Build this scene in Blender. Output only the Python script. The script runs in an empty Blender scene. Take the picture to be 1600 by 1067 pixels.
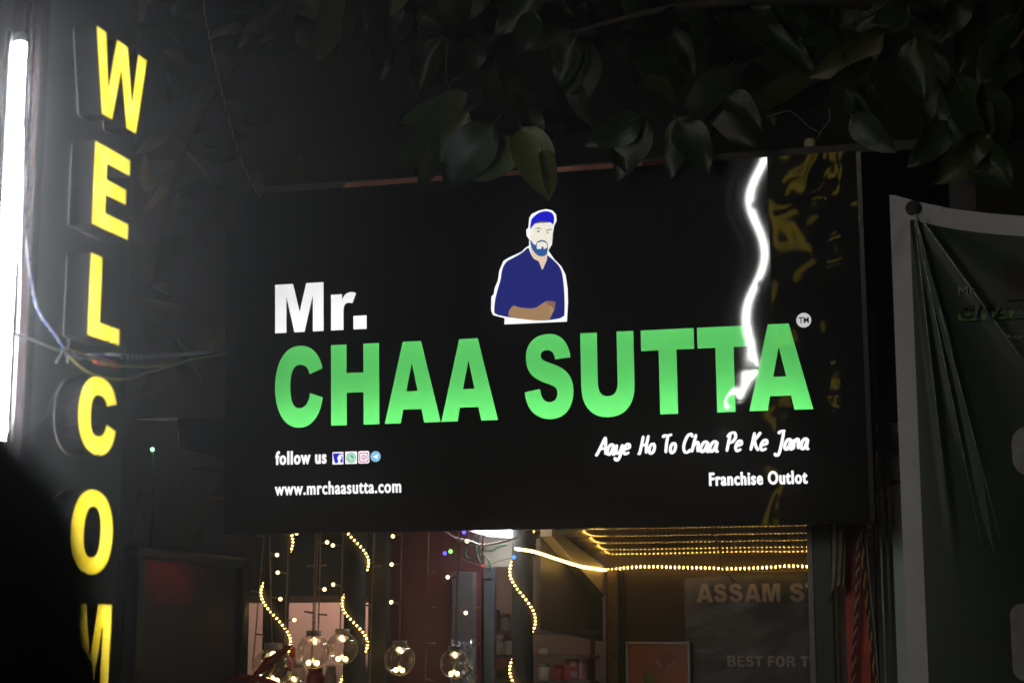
import bpy, bmesh, math, random
from mathutils import Vector, Matrix

random.seed(7)
sc = bpy.context.scene
COL = sc.collection
R = math.radians

# ------------------------------------------------------------------ camera
FPX = 2680.0                      # focal length in pixels of a 1600 px wide frame
YAW, PITCH = 0.2649346, 0.1727753
CAM = Vector((1.58267, -6.0917, 1.55))
FW = Vector((-math.sin(YAW)*math.cos(PITCH), math.cos(YAW)*math.cos(PITCH), math.sin(PITCH)))
RT = Vector((math.cos(YAW), math.sin(YAW), 0))
UP = RT.cross(FW)
cam_d = bpy.data.cameras.new('camera')
cam_d.sensor_width = 36
cam_d.lens = FPX/1600*36
cam_d.clip_start, cam_d.clip_end = 0.05, 500
cam_d.dof.use_dof = True
cam_d.dof.focus_distance = 6.15
cam_d.dof.aperture_fstop = 3.0
cam_o = bpy.data.objects.new('camera', cam_d)
COL.objects.link(cam_o)
cam_o.matrix_world = Matrix(((RT.x, UP.x, -FW.x, CAM.x), (RT.y, UP.y, -FW.y, CAM.y), (RT.z, UP.z, -FW.z, CAM.z), (0, 0, 0, 1)))
sc.camera = cam_o

# ------------------------------------------------------------------ sky, street-light fill, exposure
w = bpy.data.worlds.new('World'); sc.world = w; w.use_nodes = True
wn, wl = w.node_tree.nodes, w.node_tree.links
wn.clear()
sky = wn.new('ShaderNodeTexSky'); sky.sky_type = 'NISHITA'; sky.sun_disc = False
sky.sun_elevation = R(-6); sky.sun_rotation = R(200)
bg = wn.new('ShaderNodeBackground'); bg.inputs[1].default_value = 0.02
wo = wn.new('ShaderNodeOutputWorld')
wl.new(sky.outputs[0], bg.inputs[0]); wl.new(bg.outputs[0], wo.inputs[0])
sun_d = bpy.data.lights.new('street_light_fill', 'SUN'); sun_d.energy = 0.16; sun_d.angle = R(14); sun_d.color = (1.0, .86, .68)  # distant lamp added in place of unseen warm street lights
sun_o = bpy.data.objects.new('street_light_fill', sun_d); COL.objects.link(sun_o)
sun_o.rotation_euler = (R(75), 0, R(-14))
vs = sc.view_settings
vs.view_transform = 'Standard'; vs.look = 'None'; vs.exposure = 0; vs.gamma = 1; vs.use_curve_mapping = False
sc.cycles.use_denoising = True
sc.cycles.max_bounces = 5
sc.cycles.use_adaptive_sampling = True
sc.cycles.adaptive_threshold = .02
sc.cycles.transparent_max_bounces = 8
sc.cycles.volume_bounces = 0
sc.cycles.sample_clamp_indirect = 4
sc.cycles.caustics_reflective = False
sc.cycles.caustics_refractive = False
sc.cycles.use_light_tree = True


def ray(px, py):
    return (FW + RT*((px-800)/FPX) + UP*(-(py-533.5)/FPX))
def onY(px, py, Y):
    d = ray(px, py); t = (Y-CAM.y)/d.y
    return CAM + d*t
def onX(px, py, X):
    d = ray(px, py); t = (X-CAM.x)/d.x
    return CAM + d*t
def onD(px, py, D):
    return CAM + ray(px, py)*D

# ------------------------------------------------------------------ materials
MATS = {}
def mat(name, col, rough=.5, metal=0.0, var=.25, scale=30, bump=0.0, spec=.5, trans=0.0, col2=None, coords='Object', stretch=(1, 1, 1), bscale=None, alpha=1.0):
    if name in MATS: return MATS[name]
    m = bpy.data.materials.new(name); m.use_nodes = True
    nt = m.node_tree; n, l = nt.nodes, nt.links
    b = n['Principled BSDF']
    b.inputs['Roughness'].default_value = rough
    b.inputs['Metallic'].default_value = metal
    b.inputs['Specular IOR Level'].default_value = spec
    b.inputs['Transmission Weight'].default_value = trans
    tc = n.new('ShaderNodeTexCoord'); mp = n.new('ShaderNodeMapping'); mp.inputs['Scale'].default_value = stretch
    l.new(tc.outputs[coords], mp.inputs[0])
    ns = n.new('ShaderNodeTexNoise'); ns.inputs['Scale'].default_value = scale; ns.inputs['Detail'].default_value = 6
    l.new(mp.outputs[0], ns.inputs['Vector'])
    cr = n.new('ShaderNodeValToRGB')
    c2 = col2 or tuple(c*(1-var) for c in col)
    c1 = col if col2 else tuple(min(1, c*(1+var)) for c in col)
    cr.color_ramp.elements[0].position = .3; cr.color_ramp.elements[1].position = .7
    cr.color_ramp.elements[0].color = (*c2, 1); cr.color_ramp.elements[1].color = (*c1, 1)
    l.new(ns.outputs['Fac'], cr.inputs[0]); l.new(cr.outputs[0], b.inputs['Base Color'])
    rr = n.new('ShaderNodeMapRange'); rr.inputs['To Min'].default_value = max(.02, rough*.75); rr.inputs['To Max'].default_value = min(1, rough*1.25)
    l.new(ns.outputs['Fac'], rr.inputs[0]); l.new(rr.outputs[0], b.inputs['Roughness'])
    if bump:
        n2 = n.new('ShaderNodeTexNoise'); n2.inputs['Scale'].default_value = bscale or scale*2; n2.inputs['Detail'].default_value = 4
        l.new(mp.outputs[0], n2.inputs['Vector'])
        bp = n.new('ShaderNodeBump'); bp.inputs['Strength'].default_value = 1; bp.inputs['Distance'].default_value = bump
        l.new(n2.outputs['Fac'], bp.inputs['Height']); l.new(bp.outputs[0], b.inputs['Normal'])
    MATS[name] = m
    return m

def emis(name, col, strength):
    if name in MATS: return MATS[name]
    m = bpy.data.materials.new(name); m.use_nodes = True
    n, l = m.node_tree.nodes, m.node_tree.links
    n.clear()
    e = n.new('ShaderNodeEmission'); e.inputs[0].default_value = (*col, 1); e.inputs[1].default_value = strength
    o = n.new('ShaderNodeOutputMaterial'); l.new(e.outputs[0], o.inputs[0])
    MATS[name] = m
    return m

# ------------------------------------------------------------------ object helpers
WM = {}
def reg(o, M): WM[o.name] = M.copy(); return o
def thing(name, label, cat, loc=(0, 0, 0), group=None, M=None):
    o = bpy.data.objects.new(name, None); COL.objects.link(o)
    M = M or Matrix.Translation(loc)
    o.matrix_world = M
    o.empty_display_size = .05
    tag(o, label, cat, group)
    return reg(o, M)
def tag(o, label=None, cat=None, group=None, kind=None):
    if label: o['label'] = label
    if cat: o['category'] = cat
    if group: o['group'] = group
    if kind: o['kind'] = kind
    return o
def link(name, me, parent=None, M=None, local=False):
    """mesh in world coordinates (or placed by M); local=True: mesh is in the parent's own frame"""
    o = bpy.data.objects.new(name, me); COL.objects.link(o)
    M = M or Matrix.Identity(4)
    if parent:
        o.parent = parent
        if local:
            o.matrix_basis = M
            return reg(o, WM[parent.name] @ M)
        o.matrix_parent_inverse = WM[parent.name].inverted()
    o.matrix_basis = M
    return reg(o, M)
def meshdata(name, V, Fc, mats, smooth=False, midx=None):
    me = bpy.data.meshes.new(name)
    me.from_pydata([tuple(v) for v in V], [], Fc)
    for m in (mats if isinstance(mats, (list, tuple)) else [mats]): me.materials.append(m)
    if midx: me.polygons.foreach_set('material_index', midx)
    if smooth: me.polygons.foreach_set('use_smooth', [True]*len(me.polygons))
    me.update()
    return me
def mesh(name, V, Fc, mats, parent=None, smooth=False, midx=None, local=False, M=None):
    return link(name, meshdata(name, V, Fc, mats, smooth, midx), parent, M, local)
def boxdata(name, x0, x1, y0, y1, z0, z1, m, bev=.003):
    bm = bmesh.new()
    bmesh.ops.create_cube(bm, size=1)
    for v in bm.verts:
        v.co = Vector((x0+(v.co.x+.5)*(x1-x0), y0+(v.co.y+.5)*(y1-y0), z0+(v.co.z+.5)*(z1-z0)))
    if bev:
        bev = min(bev, .3*min(abs(x1-x0), abs(y1-y0), abs(z1-z0)))
        bmesh.ops.bevel(bm, geom=bm.edges[:], offset=bev, segments=2, affect='EDGES', profile=.5)
    bmesh.ops.recalc_face_normals(bm, faces=bm.faces[:])
    me = bpy.data.meshes.new(name); bm.to_mesh(me); bm.free(); me.materials.append(m)
    return me
def box(name, x0, x1, y0, y1, z0, z1, m, parent=None, bev=.003, local=False):
    return link(name, boxdata(name, x0, x1, y0, y1, z0, z1, m, bev), parent, None, local)
def frames(P):
    T = []
    for i in range(len(P)):
        a = P[max(0, i-1)]; b = P[min(len(P)-1, i+1)]
        t = (b-a); t.normalize() if t.length > 1e-9 else None
        T.append(t)
    n = T[0].orthogonal().normalized(); out = []
    for t in T:
        n = (n - t*n.dot(t)); n = n.normalized() if n.length > 1e-6 else t.orthogonal().normalized()
        out.append((t, n, t.cross(n)))
    return out
def tubegeo(P, r, n=8, V=None, Fc=None):
    P = [Vector(p) for p in P]; V = [] if V is None else V; Fc = [] if Fc is None else Fc
    base = len(V); fr = frames(P)
    for i, p in enumerate(P):
        rr = r[i] if isinstance(r, (list, tuple)) else r
        t, a, b = fr[i]
        for k in range(n):
            an = 2*math.pi*k/n
            V.append(p + (a*math.cos(an)+b*math.sin(an))*rr)
    for i in range(len(P)-1):
        for k in range(n):
            k2 = (k+1) % n
            Fc.append((base+i*n+k, base+i*n+k2, base+(i+1)*n+k2, base+(i+1)*n+k))
    Fc.append(tuple(base+k for k in range(n))[::-1]); Fc.append(tuple(base+(len(P)-1)*n+k for k in range(n)))
    return V, Fc
def tube(name, P, r, m, parent=None, n=8, local=False):
    V, Fc = tubegeo(P, r, n)
    return mesh(name, V, Fc, m, parent, True, None, local)
def smoothpath(P, seg=8):
    P = [Vector(p) for p in P]; out = []
    for i in range(len(P)-1):
        p0 = P[max(0, i-1)]; p1 = P[i]; p2 = P[i+1]; p3 = P[min(len(P)-1, i+2)]
        for k in range(seg):
            t = k/seg
            out.append(.5*((2*p1)+(p2-p0)*t+(2*p0-5*p1+4*p2-p3)*t*t+(3*p1-p0-3*p2+p3)*t**3))
    out.append(P[-1]); return out
def resample(P, step):
    out = [P[0]]; acc = 0
    for a, b in zip(P, P[1:]):
        L = (b-a).length; pos = 0
        while acc + (L-pos) >= step:
            pos += step-acc; acc = 0; out.append(a.lerp(b, pos/L))
        acc += L-pos
    return out
def twisted(name, P, r, pitch, ma, mb, label, cat, sep=None, jit=0, group=None):
    """a twisted pair of insulated wires"""
    P = resample(smoothpath(P, 10), pitch/7.0); fr = frames(P)
    sep = sep or r*.95
    t = thing(name, label, cat, P[-1] if P[-1].z < P[0].z else P[0], group)
    for s, (m, nm) in enumerate(((ma, 'strand'), (mb, 'strand'))):
        Q = []
        for i, p in enumerate(P):
            an = 2*math.pi*i/7 + s*math.pi + .6*math.sin(i*.23)
            Q.append(p + (fr[i][1]*math.cos(an)+fr[i][2]*math.sin(an))*sep)
        tube(nm, Q, r, m, t, 6)
    return t
def lathe(name, prof, c, m, parent=None, n=20, smooth=True, axis='Z', local=False, M=None):
    V, Fc = [], []
    for (r, z) in prof:
        for k in range(n):
            a = 2*math.pi*k/n
            V.append(Vector((r*math.cos(a), r*math.sin(a), z)) + Vector(c))
    for i in range(len(prof)-1):
        for k in range(n):
            k2 = (k+1) % n
            Fc.append((i*n+k, i*n+k2, (i+1)*n+k2, (i+1)*n+k))
    Fc.append(tuple(range(n))[::-1]); Fc.append(tuple((len(prof)-1)*n+k for k in range(n)))
    return mesh(name, V, Fc, m, parent, smooth, None, local, M)

# ------------------------------------------------------------------ flat shapes from outlines
def flat(contours, z=0.0, ext=0.0):
    """filled outline (inner outlines are holes) -> verts, faces"""
    cu = bpy.data.curves.new('outline', 'CURVE'); cu.dimensions = '2D'; cu.fill_mode = 'BOTH'; cu.extrude = ext
    for c in contours:
        s = cu.splines.new('POLY'); s.points.add(len(c)-1); s.use_cyclic_u = True
        for i, p in enumerate(c): s.points[i].co = (p[0], p[1], 0, 1)
    o = bpy.data.objects.new('outline', cu)
    COL.objects.link(o)
    me = bpy.data.meshes.new_from_object(o.evaluated_get(bpy.context.evaluated_depsgraph_get()))
    V = [Vector((v.co.x, v.co.y, v.co.z+z)) for v in me.vertices]; Fc = [tuple(p.vertices) for p in me.polygons]
    bpy.data.objects.remove(o); bpy.data.curves.remove(cu); bpy.data.meshes.remove(me)
    return V, Fc
def textgeo(s, off=0.0, shear=0.0, space=1.0):
    cu = bpy.data.curves.new('words', 'FONT'); cu.body = s; cu.size = 1; cu.offset = off; cu.shear = shear; cu.space_character = space
    cu.resolution_u = 4
    o = bpy.data.objects.new('words', cu); COL.objects.link(o)
    me = bpy.data.meshes.new_from_object(o.evaluated_get(bpy.context.evaluated_depsgraph_get()))
    V = [Vector(v.co) for v in me.vertices]; Fc = [tuple(p.vertices) for p in me.polygons]
    bpy.data.objects.remove(o); bpy.data.curves.remove(cu); bpy.data.meshes.remove(me)
    return V, Fc
def fit(V, x0, x1, y0=None, y1=None, sy=None, ybase=None, z=0.0):
    a = min(v.x for v in V); b = max(v.x for v in V); c = min(v.y for v in V); d = max(v.y for v in V)
    sx = (x1-x0)/(b-a)
    if y1 is not None:
        s2 = (y1-y0)/(d-c); return [Vector((x0+(v.x-a)*sx, y0+(v.y-c)*s2, z)) for v in V]
    return [Vector((x0+(v.x-a)*sx, ybase+v.y*sy, z)) for v in V]
def bez(p0, p1, p2, p3, n=9):
    return [tuple((1-t)**3*a+3*(1-t)**2*t*b+3*(1-t)*t*t*c+t**3*d for a, b, c, d in zip(p0, p1, p2, p3)) for t in [i/n for i in range(1, n+1)]]
def path(s):
    """mini outline language: M/L x y, C x y x y x y, Z"""
    tk = s.replace(',', ' ').split(); i = 0; out = []; cur = []
    cmd = None
    while i < len(tk):
        if tk[i] in 'MLCZ':
            cmd = tk[i]; i += 1
            if cmd == 'Z':
                if (Vector(cur[0])-Vector(cur[-1])).length < 1e-4: cur.pop()
                out.append(cur); cur = []
            continue
        if cmd in 'ML': cur.append((float(tk[i]), float(tk[i+1]))); i += 2
        else:
            q = [float(x) for x in tk[i:i+6]]; i += 6
            cur += bez(cur[-1], q[0:2], q[2:4], q[4:6])
    return out
GL = {
 'C': 'M .575 .714 C .545 .89 .45 1.012 .30 1.012 C .11 1.012 0 .80 0 .5 C 0 .2 .11 -.012 .295 -.012 C .45 -.012 .55 .13 .578 .355 L .424 .415 C .41 .30 .37 .232 .297 .232 C .22 .232 .187 .32 .187 .51 C .187 .69 .225 .773 .305 .773 C .365 .773 .405 .73 .418 .651 Z',
 'S': 'M .537 .718 C .52 .90 .43 1.012 .284 1.012 C .11 1.012 .018 .89 .018 .728 C .018 .56 .10 .49 .20 .44 C .30 .395 .379 .385 .379 .30 C .379 .235 .345 .192 .291 .192 C .22 .192 .185 .25 .18 .353 L 0 .322 C .01 .12 .12 -.012 .30 -.012 C .47 -.012 .564 .13 .564 .32 C .564 .50 .47 .585 .36 .635 C .27 .675 .192 .69 .192 .747 C .192 .79 .22 .817 .268 .817 C .32 .817 .352 .775 .360 .70 Z',
 'U': 'M 0 1 L 0 .36 C 0 .12 .12 -.012 .315 -.012 C .51 -.012 .63 .12 .63 .36 L .63 1 L .432 1 L .432 .40 C .432 .29 .39 .237 .315 .237 C .24 .237 .198 .29 .198 .40 L .198 1 Z',
 'T': 'M 0 1 L .63 1 L .63 .755 L .421 .755 L .421 0 L .209 0 L .209 .755 L 0 .755 Z',
 'A': 'M 0 0 L .23 1 L .457 1 L .69 0 L .488 0 L .456 .165 L .229 .165 L .20 0 Z M .340 .735 L .410 .388 L .270 .388 Z',
 'H': 'M 0 0 L 0 1 L .195 1 L .195 .645 L .405 .645 L .405 1 L .60 1 L .60 0 L .405 0 L .405 .40 L .195 .40 L .195 0 Z',
 'M': 'M 0 0 L 0 1 L .37 1 L .508 .42 L .645 1 L 1 1 L 1 0 L .78 0 L .78 .74 L .61 0 L .40 0 L .235 .74 L .235 0 Z',
 'r': 'M 0 0 L 0 .73 L .23 .73 L .23 .62 C .28 .72 .34 .765 .42 .765 C .46 .765 .49 .755 .525 .735 L .445 .53 C .42 .545 .39 .55 .365 .55 C .30 .55 .26 .50 .26 .36 L .26 0 Z',
 '.': 'M 0 0 L 0 .275 L .275 .275 L .275 0 Z',
 'E': 'M 0 0 L 0 1 L .62 1 L .62 .80 L .22 .80 L .22 .61 L .57 .61 L .57 .42 L .22 .42 L .22 .20 L .63 .20 L .63 0 Z',
 'F': 'M 0 0 L 0 1 L .60 1 L .60 .80 L .22 .80 L .22 .60 L .55 .60 L .55 .41 L .22 .41 L .22 0 Z',
 'L': 'M 0 0 L 0 1 L .23 1 L .23 .20 L .62 .20 L .62 0 Z',
 'I': 'M 0 0 L 0 1 L .21 1 L .21 0 Z',
 'O': 'M .34 1.012 C .13 1.012 0 .82 0 .5 C 0 .18 .13 -.012 .34 -.012 C .55 -.012 .68 .18 .68 .5 C .68 .82 .55 1.012 .34 1.012 Z M .34 .81 C .43 .81 .47 .70 .47 .5 C .47 .30 .43 .19 .34 .19 C .25 .19 .21 .30 .21 .5 C .21 .70 .25 .81 .34 .81 Z',
 'W': 'M 0 1 L .19 1 L .27 .36 L .39 1 L .61 1 L .73 .36 L .81 1 L 1 1 L .835 0 L .635 0 L .50 .66 L .365 0 L .165 0 Z',
 'B': 'M 0 0 L 0 1 L .36 1 C .55 1 .64 .90 .64 .75 C .64 .64 .59 .56 .50 .53 C .62 .50 .68 .42 .68 .29 C .68 .10 .56 0 .36 0 Z M .21 .82 L .21 .61 L .32 .61 C .40 .61 .43 .65 .43 .715 C .43 .79 .40 .82 .32 .82 Z M .21 .43 L .21 .18 L .34 .18 C .43 .18 .46 .23 .46 .305 C .46 .39 .43 .43 .34 .43 Z',
 'R': 'M 0 0 L 0 1 L .40 1 C .59 1 .68 .88 .68 .71 C .68 .57 .61 .48 .51 .44 C .57 .40 .61 .33 .65 .22 L .73 0 L .49 0 L .42 .20 C .38 .32 .35 .39 .25 .39 L .21 .39 L .21 0 Z M .21 .56 L .21 .81 L .36 .81 C .43 .81 .46 .76 .46 .69 C .46 .60 .43 .56 .36 .56 Z',
}
def glyph(ch, x0, x1, y0, h):
    cs = path(GL[ch]); a = min(p[0] for c in cs for p in c); b = max(p[0] for c in cs for p in c)
    return [[(x0+(p[0]-a)/(b-a)*(x1-x0), y0+p[1]*h) for p in c] for c in cs]

# ================================================================== SETTING
m_ground = mat('asphalt', (.045, .043, .042), .85, scale=8, bump=.006, bscale=90)
g = mesh('ground', [(-150, -150, 0), (150, -150, 0), (150, 150, 0), (-150, 150, 0)], [(0, 1, 2, 3)], m_ground); tag(g, kind='structure')
m_pave = mat('paving', (.16, .15, .14), .8, scale=5, bump=.004, bscale=60)
pv = box('pavement', -7, 6, -2.0, 5.5, .0, .12, m_pave, bev=.01); tag(pv, kind='structure')

# ================================================================== MAIN LIGHT-BOX SIGN
SH, SW, TILT = 1.303, 2.44, .0560
ZC = 1.55+1.06754
u_ = Vector((1, 0, 0)); v_ = Vector((0, -math.sin(TILT), math.cos(TILT))); n_ = Vector((0, -math.cos(TILT), -math.sin(TILT)))
SO = Vector((0, 0, ZC)) - v_*(SH/2)
MS = Matrix(((u_.x, v_.x, n_.x, SO.x), (u_.y, v_.y, n_.y, SO.y), (u_.z, v_.z, n_.z, SO.z), (0, 0, 0, 1)))
VO = SH/2                                   # v=0 (panel middle) in the sign's own frame
def suv(px, py):
    d = ray(px, py); t = (SO-CAM).dot(n_)/d.dot(n_); P = CAM + d*t - SO
    return (P.dot(u_), P.dot(v_))
sign = thing('shop_sign', 'large black glossy light-box sign with green CHAA SUTTA letters', 'sign', M=MS)

def warp_nodes(nt):
    """slow warp and fine ripple of the acrylic sheet, seen only in what it mirrors"""
    n, l = nt.nodes, nt.links
    def mth(op, a, b=None, c=None):
        k = n.new('ShaderNodeMath'); k.operation = op
        for i, x in enumerate((a, b, c)):
            if x is None: continue
            if isinstance(x, (int, float)): k.inputs[i].default_value = x
            else: l.new(x, k.inputs[i])
        return k.outputs[0]
    tc = n.new('ShaderNodeTexCoord'); sp = n.new('ShaderNodeSeparateXYZ'); l.new(tc.outputs['Object'], sp.inputs[0])
    U = sp.outputs[0]; Vv = mth('SUBTRACT', sp.outputs[1], VO)
    a = mth('SUBTRACT', U, .43)
    h = mth('MULTIPLY', mth('MULTIPLY', a, a), .188)
    h = mth('MULTIPLY_ADD', Vv, .100, h)
    h = mth('MULTIPLY_ADD', mth('MULTIPLY', mth('SUBTRACT', U, .845), mth('COSINE', mth('MULTIPLY_ADD', Vv, 15.0, -1.5))), .0044, h)
    h = mth('MULTIPLY_ADD', mth('MULTIPLY', mth('SUBTRACT', U, .845), Vv), -.009, h)
    rgt = mth('MAXIMUM', mth('SUBTRACT', U, .95), 0.0)
    h = mth('MULTIPLY_ADD', mth('MULTIPLY', rgt, rgt), .0, h)
    h = mth('MULTIPLY_ADD', mth('MULTIPLY', Vv, Vv), .058, h)
    for scl, amp, seed in ((2.6, .0024, 1.9), (13.0, .0006, 3.3), (8.5, .0036, 7.1)):
        ns = n.new('ShaderNodeTexNoise'); ns.inputs['Scale'].default_value = scl; ns.inputs['Detail'].default_value = 0
        mp = n.new('ShaderNodeMapping'); mp.inputs['Location'].default_value = (seed, seed*2, 0)
        l.new(tc.outputs['Object'], mp.inputs[0]); l.new(mp.outputs[0], ns.inputs['Vector'])
        if 3 < seed < 5: amp = mth('MULTIPLY', mth('MINIMUM', mth('MAXIMUM', mth('MULTIPLY', mth('SUBTRACT', .02, Vv), 4.0), 0.0), 1.0), amp)
        if seed > 5: amp = mth('MULTIPLY', mth('MINIMUM', mth('MAXIMUM', mth('MULTIPLY', mth('SUBTRACT', U, .90), 5.0), 0.0), 1.0), amp)
        h = mth('MULTIPLY_ADD', ns.outputs['Fac'], amp, h)
    bp = n.new('ShaderNodeBump'); bp.inputs['Strength'].default_value = 1; bp.inputs['Distance'].default_value = 1
    l.new(h, bp.inputs['Height'])
    return bp.outputs[0]
def acrylic(name, col=None, emit=None):
    m = bpy.data.materials.new(name); m.use_nodes = True
    nt = m.node_tree; n, l = nt.nodes, nt.links; n.clear()
    nrm = warp_nodes(nt)
    gl = n.new('ShaderNodeBsdfGlossy'); gl.inputs['Roughness'].default_value = .03; gl.inputs[0].default_value = (.50, .49, .45, 1)
    l.new(nrm, gl.inputs['Normal'])
    if emit is not None:
        bs = n.new('ShaderNodeEmission'); bs.inputs[0].default_value = (*col, 1); bs.inputs[1].default_value = emit
    elif col is not None:
        bs = n.new('ShaderNodeBsdfTranslucent')
        tc = n.new('ShaderNodeTexCoord'); ns = n.new('ShaderNodeTexNoise'); ns.inputs['Scale'].default_value = 14; ns.inputs['Detail'].default_value = 3
        l.new(tc.outputs['Object'], ns.inputs['Vector'])
        mx = n.new('ShaderNodeMix'); mx.data_type = 'RGBA'
        mx.inputs['A'].default_value = (*[c*.90 for c in col], 1); mx.inputs['B'].default_value = (*col, 1)
        l.new(ns.outputs['Fac'], mx.inputs['Factor']); l.new(mx.outputs['Result'], bs.inputs[0])
    else:
        bs = n.new('ShaderNodeBsdfDiffuse')
        tc = n.new('ShaderNodeTexCoord'); ns = n.new('ShaderNodeTexNoise'); ns.inputs['Scale'].default_value = 6; ns.inputs['Detail'].default_value = 8
        l.new(tc.outputs['Object'], ns.inputs['Vector'])
        cr = n.new('ShaderNodeValToRGB'); cr.color_ramp.elements[0].color = (.012, .0125, .013, 1); cr.color_ramp.elements[1].color = (.022, .022, .022, 1)
        l.new(ns.outputs['Fac'], cr.inputs[0]); l.new(cr.outputs[0], bs.inputs[0])
    fr = n.new('ShaderNodeFresnel'); fr.inputs[0].default_value = 1.5
    mx2 = n.new('ShaderNodeMixShader'); l.new(fr.outputs[0], mx2.inputs[0]); l.new(bs.outputs[0], mx2.inputs[1]); l.new(gl.outputs[0], mx2.inputs[2])
    o = n.new('ShaderNodeOutputMaterial'); l.new(mx2.outputs[0], o.inputs[0])
    return m
m_black = acrylic('black_acrylic')
m_green = acrylic('green_vinyl', (.112, .62, .140))
m_white = acrylic('white_acrylic', (.97, .97, .99))
m_cab = mat('black_powder_coat', (.003, .003, .003), .6, var=.3, scale=40, spec=.03)
m_trim = mat('dark_anodised_trim', (.10, .10, .10), .22, .9, scale=60)
m_boxin = mat('white_cabinet_lining', (.55, .55, .55), .8)

rows = []
R0, RH = VO-.2575, .3095
for ch, a, b in (('C', -1.0215, -.8242), ('H', -.7903, -.5950), ('A', -.5734, -.3515), ('A', -.3490, -.1281), ('S', -.0232, .1622),
                 ('U', .1919, .3915), ('T', .4188, .6142), ('T', .6264, .8225), ('A', .8072, 1.0340)):
    rows.append((ch, glyph(ch, a, b, R0, RH), m_green, 'green backlit letter ' + ch))
MB, MH = VO+.1087, .190
rows.append(('M', glyph('M', -1.0216, -.8206, MB, MH), m_white, 'white backlit capital M'))
rows.append(('r', glyph('r', -.7899, -.6870, MB, MH), m_white, 'white backlit small r'))
rows.append(('.', glyph('.', -.6985, -.6449, MB, MH), m_white, 'white backlit full stop'))
hw = SW/2
rect = [(-hw-.012, -.012), (hw+.012, -.012), (hw+.012, SH+.012), (-hw-.012, SH+.012)]
cont = [rect]
for r_ in rows: cont += r_[1]
V, Fc = flat(cont)
mesh('face_panel', V, Fc, m_black, sign, local=True)
for ch, c, m, lab in rows:
    V, Fc = flat(c)
    o = mesh('letter', V, Fc, m, sign, local=True); o['label'] = lab
# cabinet: four sides and a back, lined white, with lamps inside
D = .17
def cabinet():
    bm = bmesh.new()
    def bx(x0, x1, y0, y1, z0, z1):
        r_ = bmesh.ops.create_cube(bm, size=1)['verts']
        for v in r_: v.co = Vector((x0+(v.co.x+.5)*(x1-x0), y0+(v.co.y+.5)*(y1-y0), z0+(v.co.z+.5)*(z1-z0)))
    e = .012
    bx(-hw-e, hw+e, -e, -.001, -D, -.0012); bx(-hw-e, hw+e, SH+.001, SH+e, -D, -.0012)
    bx(-hw-e, -hw-.001, -.001, SH+.001, -D, -.0012); bx(hw+.001, hw+e, -.001, SH+.001, -D, -.0012)
    bx(-hw-e, hw+e, -e, SH+e, -D-.01, -D-.0005)
    me = bpy.data.meshes.new('cabinet'); bm.to_mesh(me); bm.free()
    me.materials.append(m_cab); me.materials.append(m_boxin)
    for p in me.polygons:
        c = p.center
        inside = abs(c.x) < hw+.0005 and -.0005 <= c.y <= SH+.0015 and c.z > -D-.002 and not (abs(c.z+.0012) < 1e-4)
        if inside: p.material_index = 1
    return link('cabinet', me, sign, None, True)
cabinet()
box('edge_trim', hw-.004, hw+.015, -.004, SH+.010, .0006, .007, m_trim, sign, .0015, True)
m_inner = emis('sign_lamp', (1, .99, .97), 8.0); m_inner2 = emis('sign_lamp_bright', (1, .99, .97), 14.5)
for vv, f in ((-.52, 1), (-.285, 1), (.13, 1), (.42, 1)):
    tube('inner_lamp', [(-1.17, VO+vv, -D+.03), (1.17, VO+vv, -D+.03)], .0125, m_inner2 if vv == -.285 else m_inner, sign, 8, True)

# small printed lettering and emblem, lit from inside
e_w = acrylic('lit_white', (1, 1, 1), 1.15)
def word(name, s, x0, x1, y0, y1=None, sy=None, off=.02, shear=0.0, space=1.0, z=.0022, m=None, label=None, parent=None, bold=0.0):
    V, Fc = textgeo(s, off, shear, space)
    V = fit(V, x0, x1, y0, y1, z=z) if y1 is not None else fit(V, x0, x1, sy=sy, ybase=y0, z=z)
    if bold:
        k = len(V); V0 = V[:]; F0 = Fc[:]
        for i, (dx, dy) in enumerate(((-bold, 0), (bold, 0), (0, bold*.6), (0, -bold*.6))):
            V = V+[v+Vector((dx, dy, -.0002*(i+1))) for v in V0]; Fc = Fc+[tuple(k*(i+1)+q for q in f) for f in F0]
    o = mesh(name, V, Fc, m or e_w, parent or sign, local=True)
    if label: o['label'] = label
    return o
word('follow_lettering', 'follow us', -1.0175, -.8100, VO-.4015, VO-.349, off=.020, bold=.0016, space=1.14)
word('address_lettering', 'www.mrchaasutta.com', -1.0200, -.5104, VO-.5185, VO-.469, off=.014, space=1.12, bold=.0013)
word('outlet_lettering', 'Franchise Outlot', .6565, 1.0040, VO-.5205, VO-.473, off=.020, bold=.0017, space=1.14)
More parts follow.
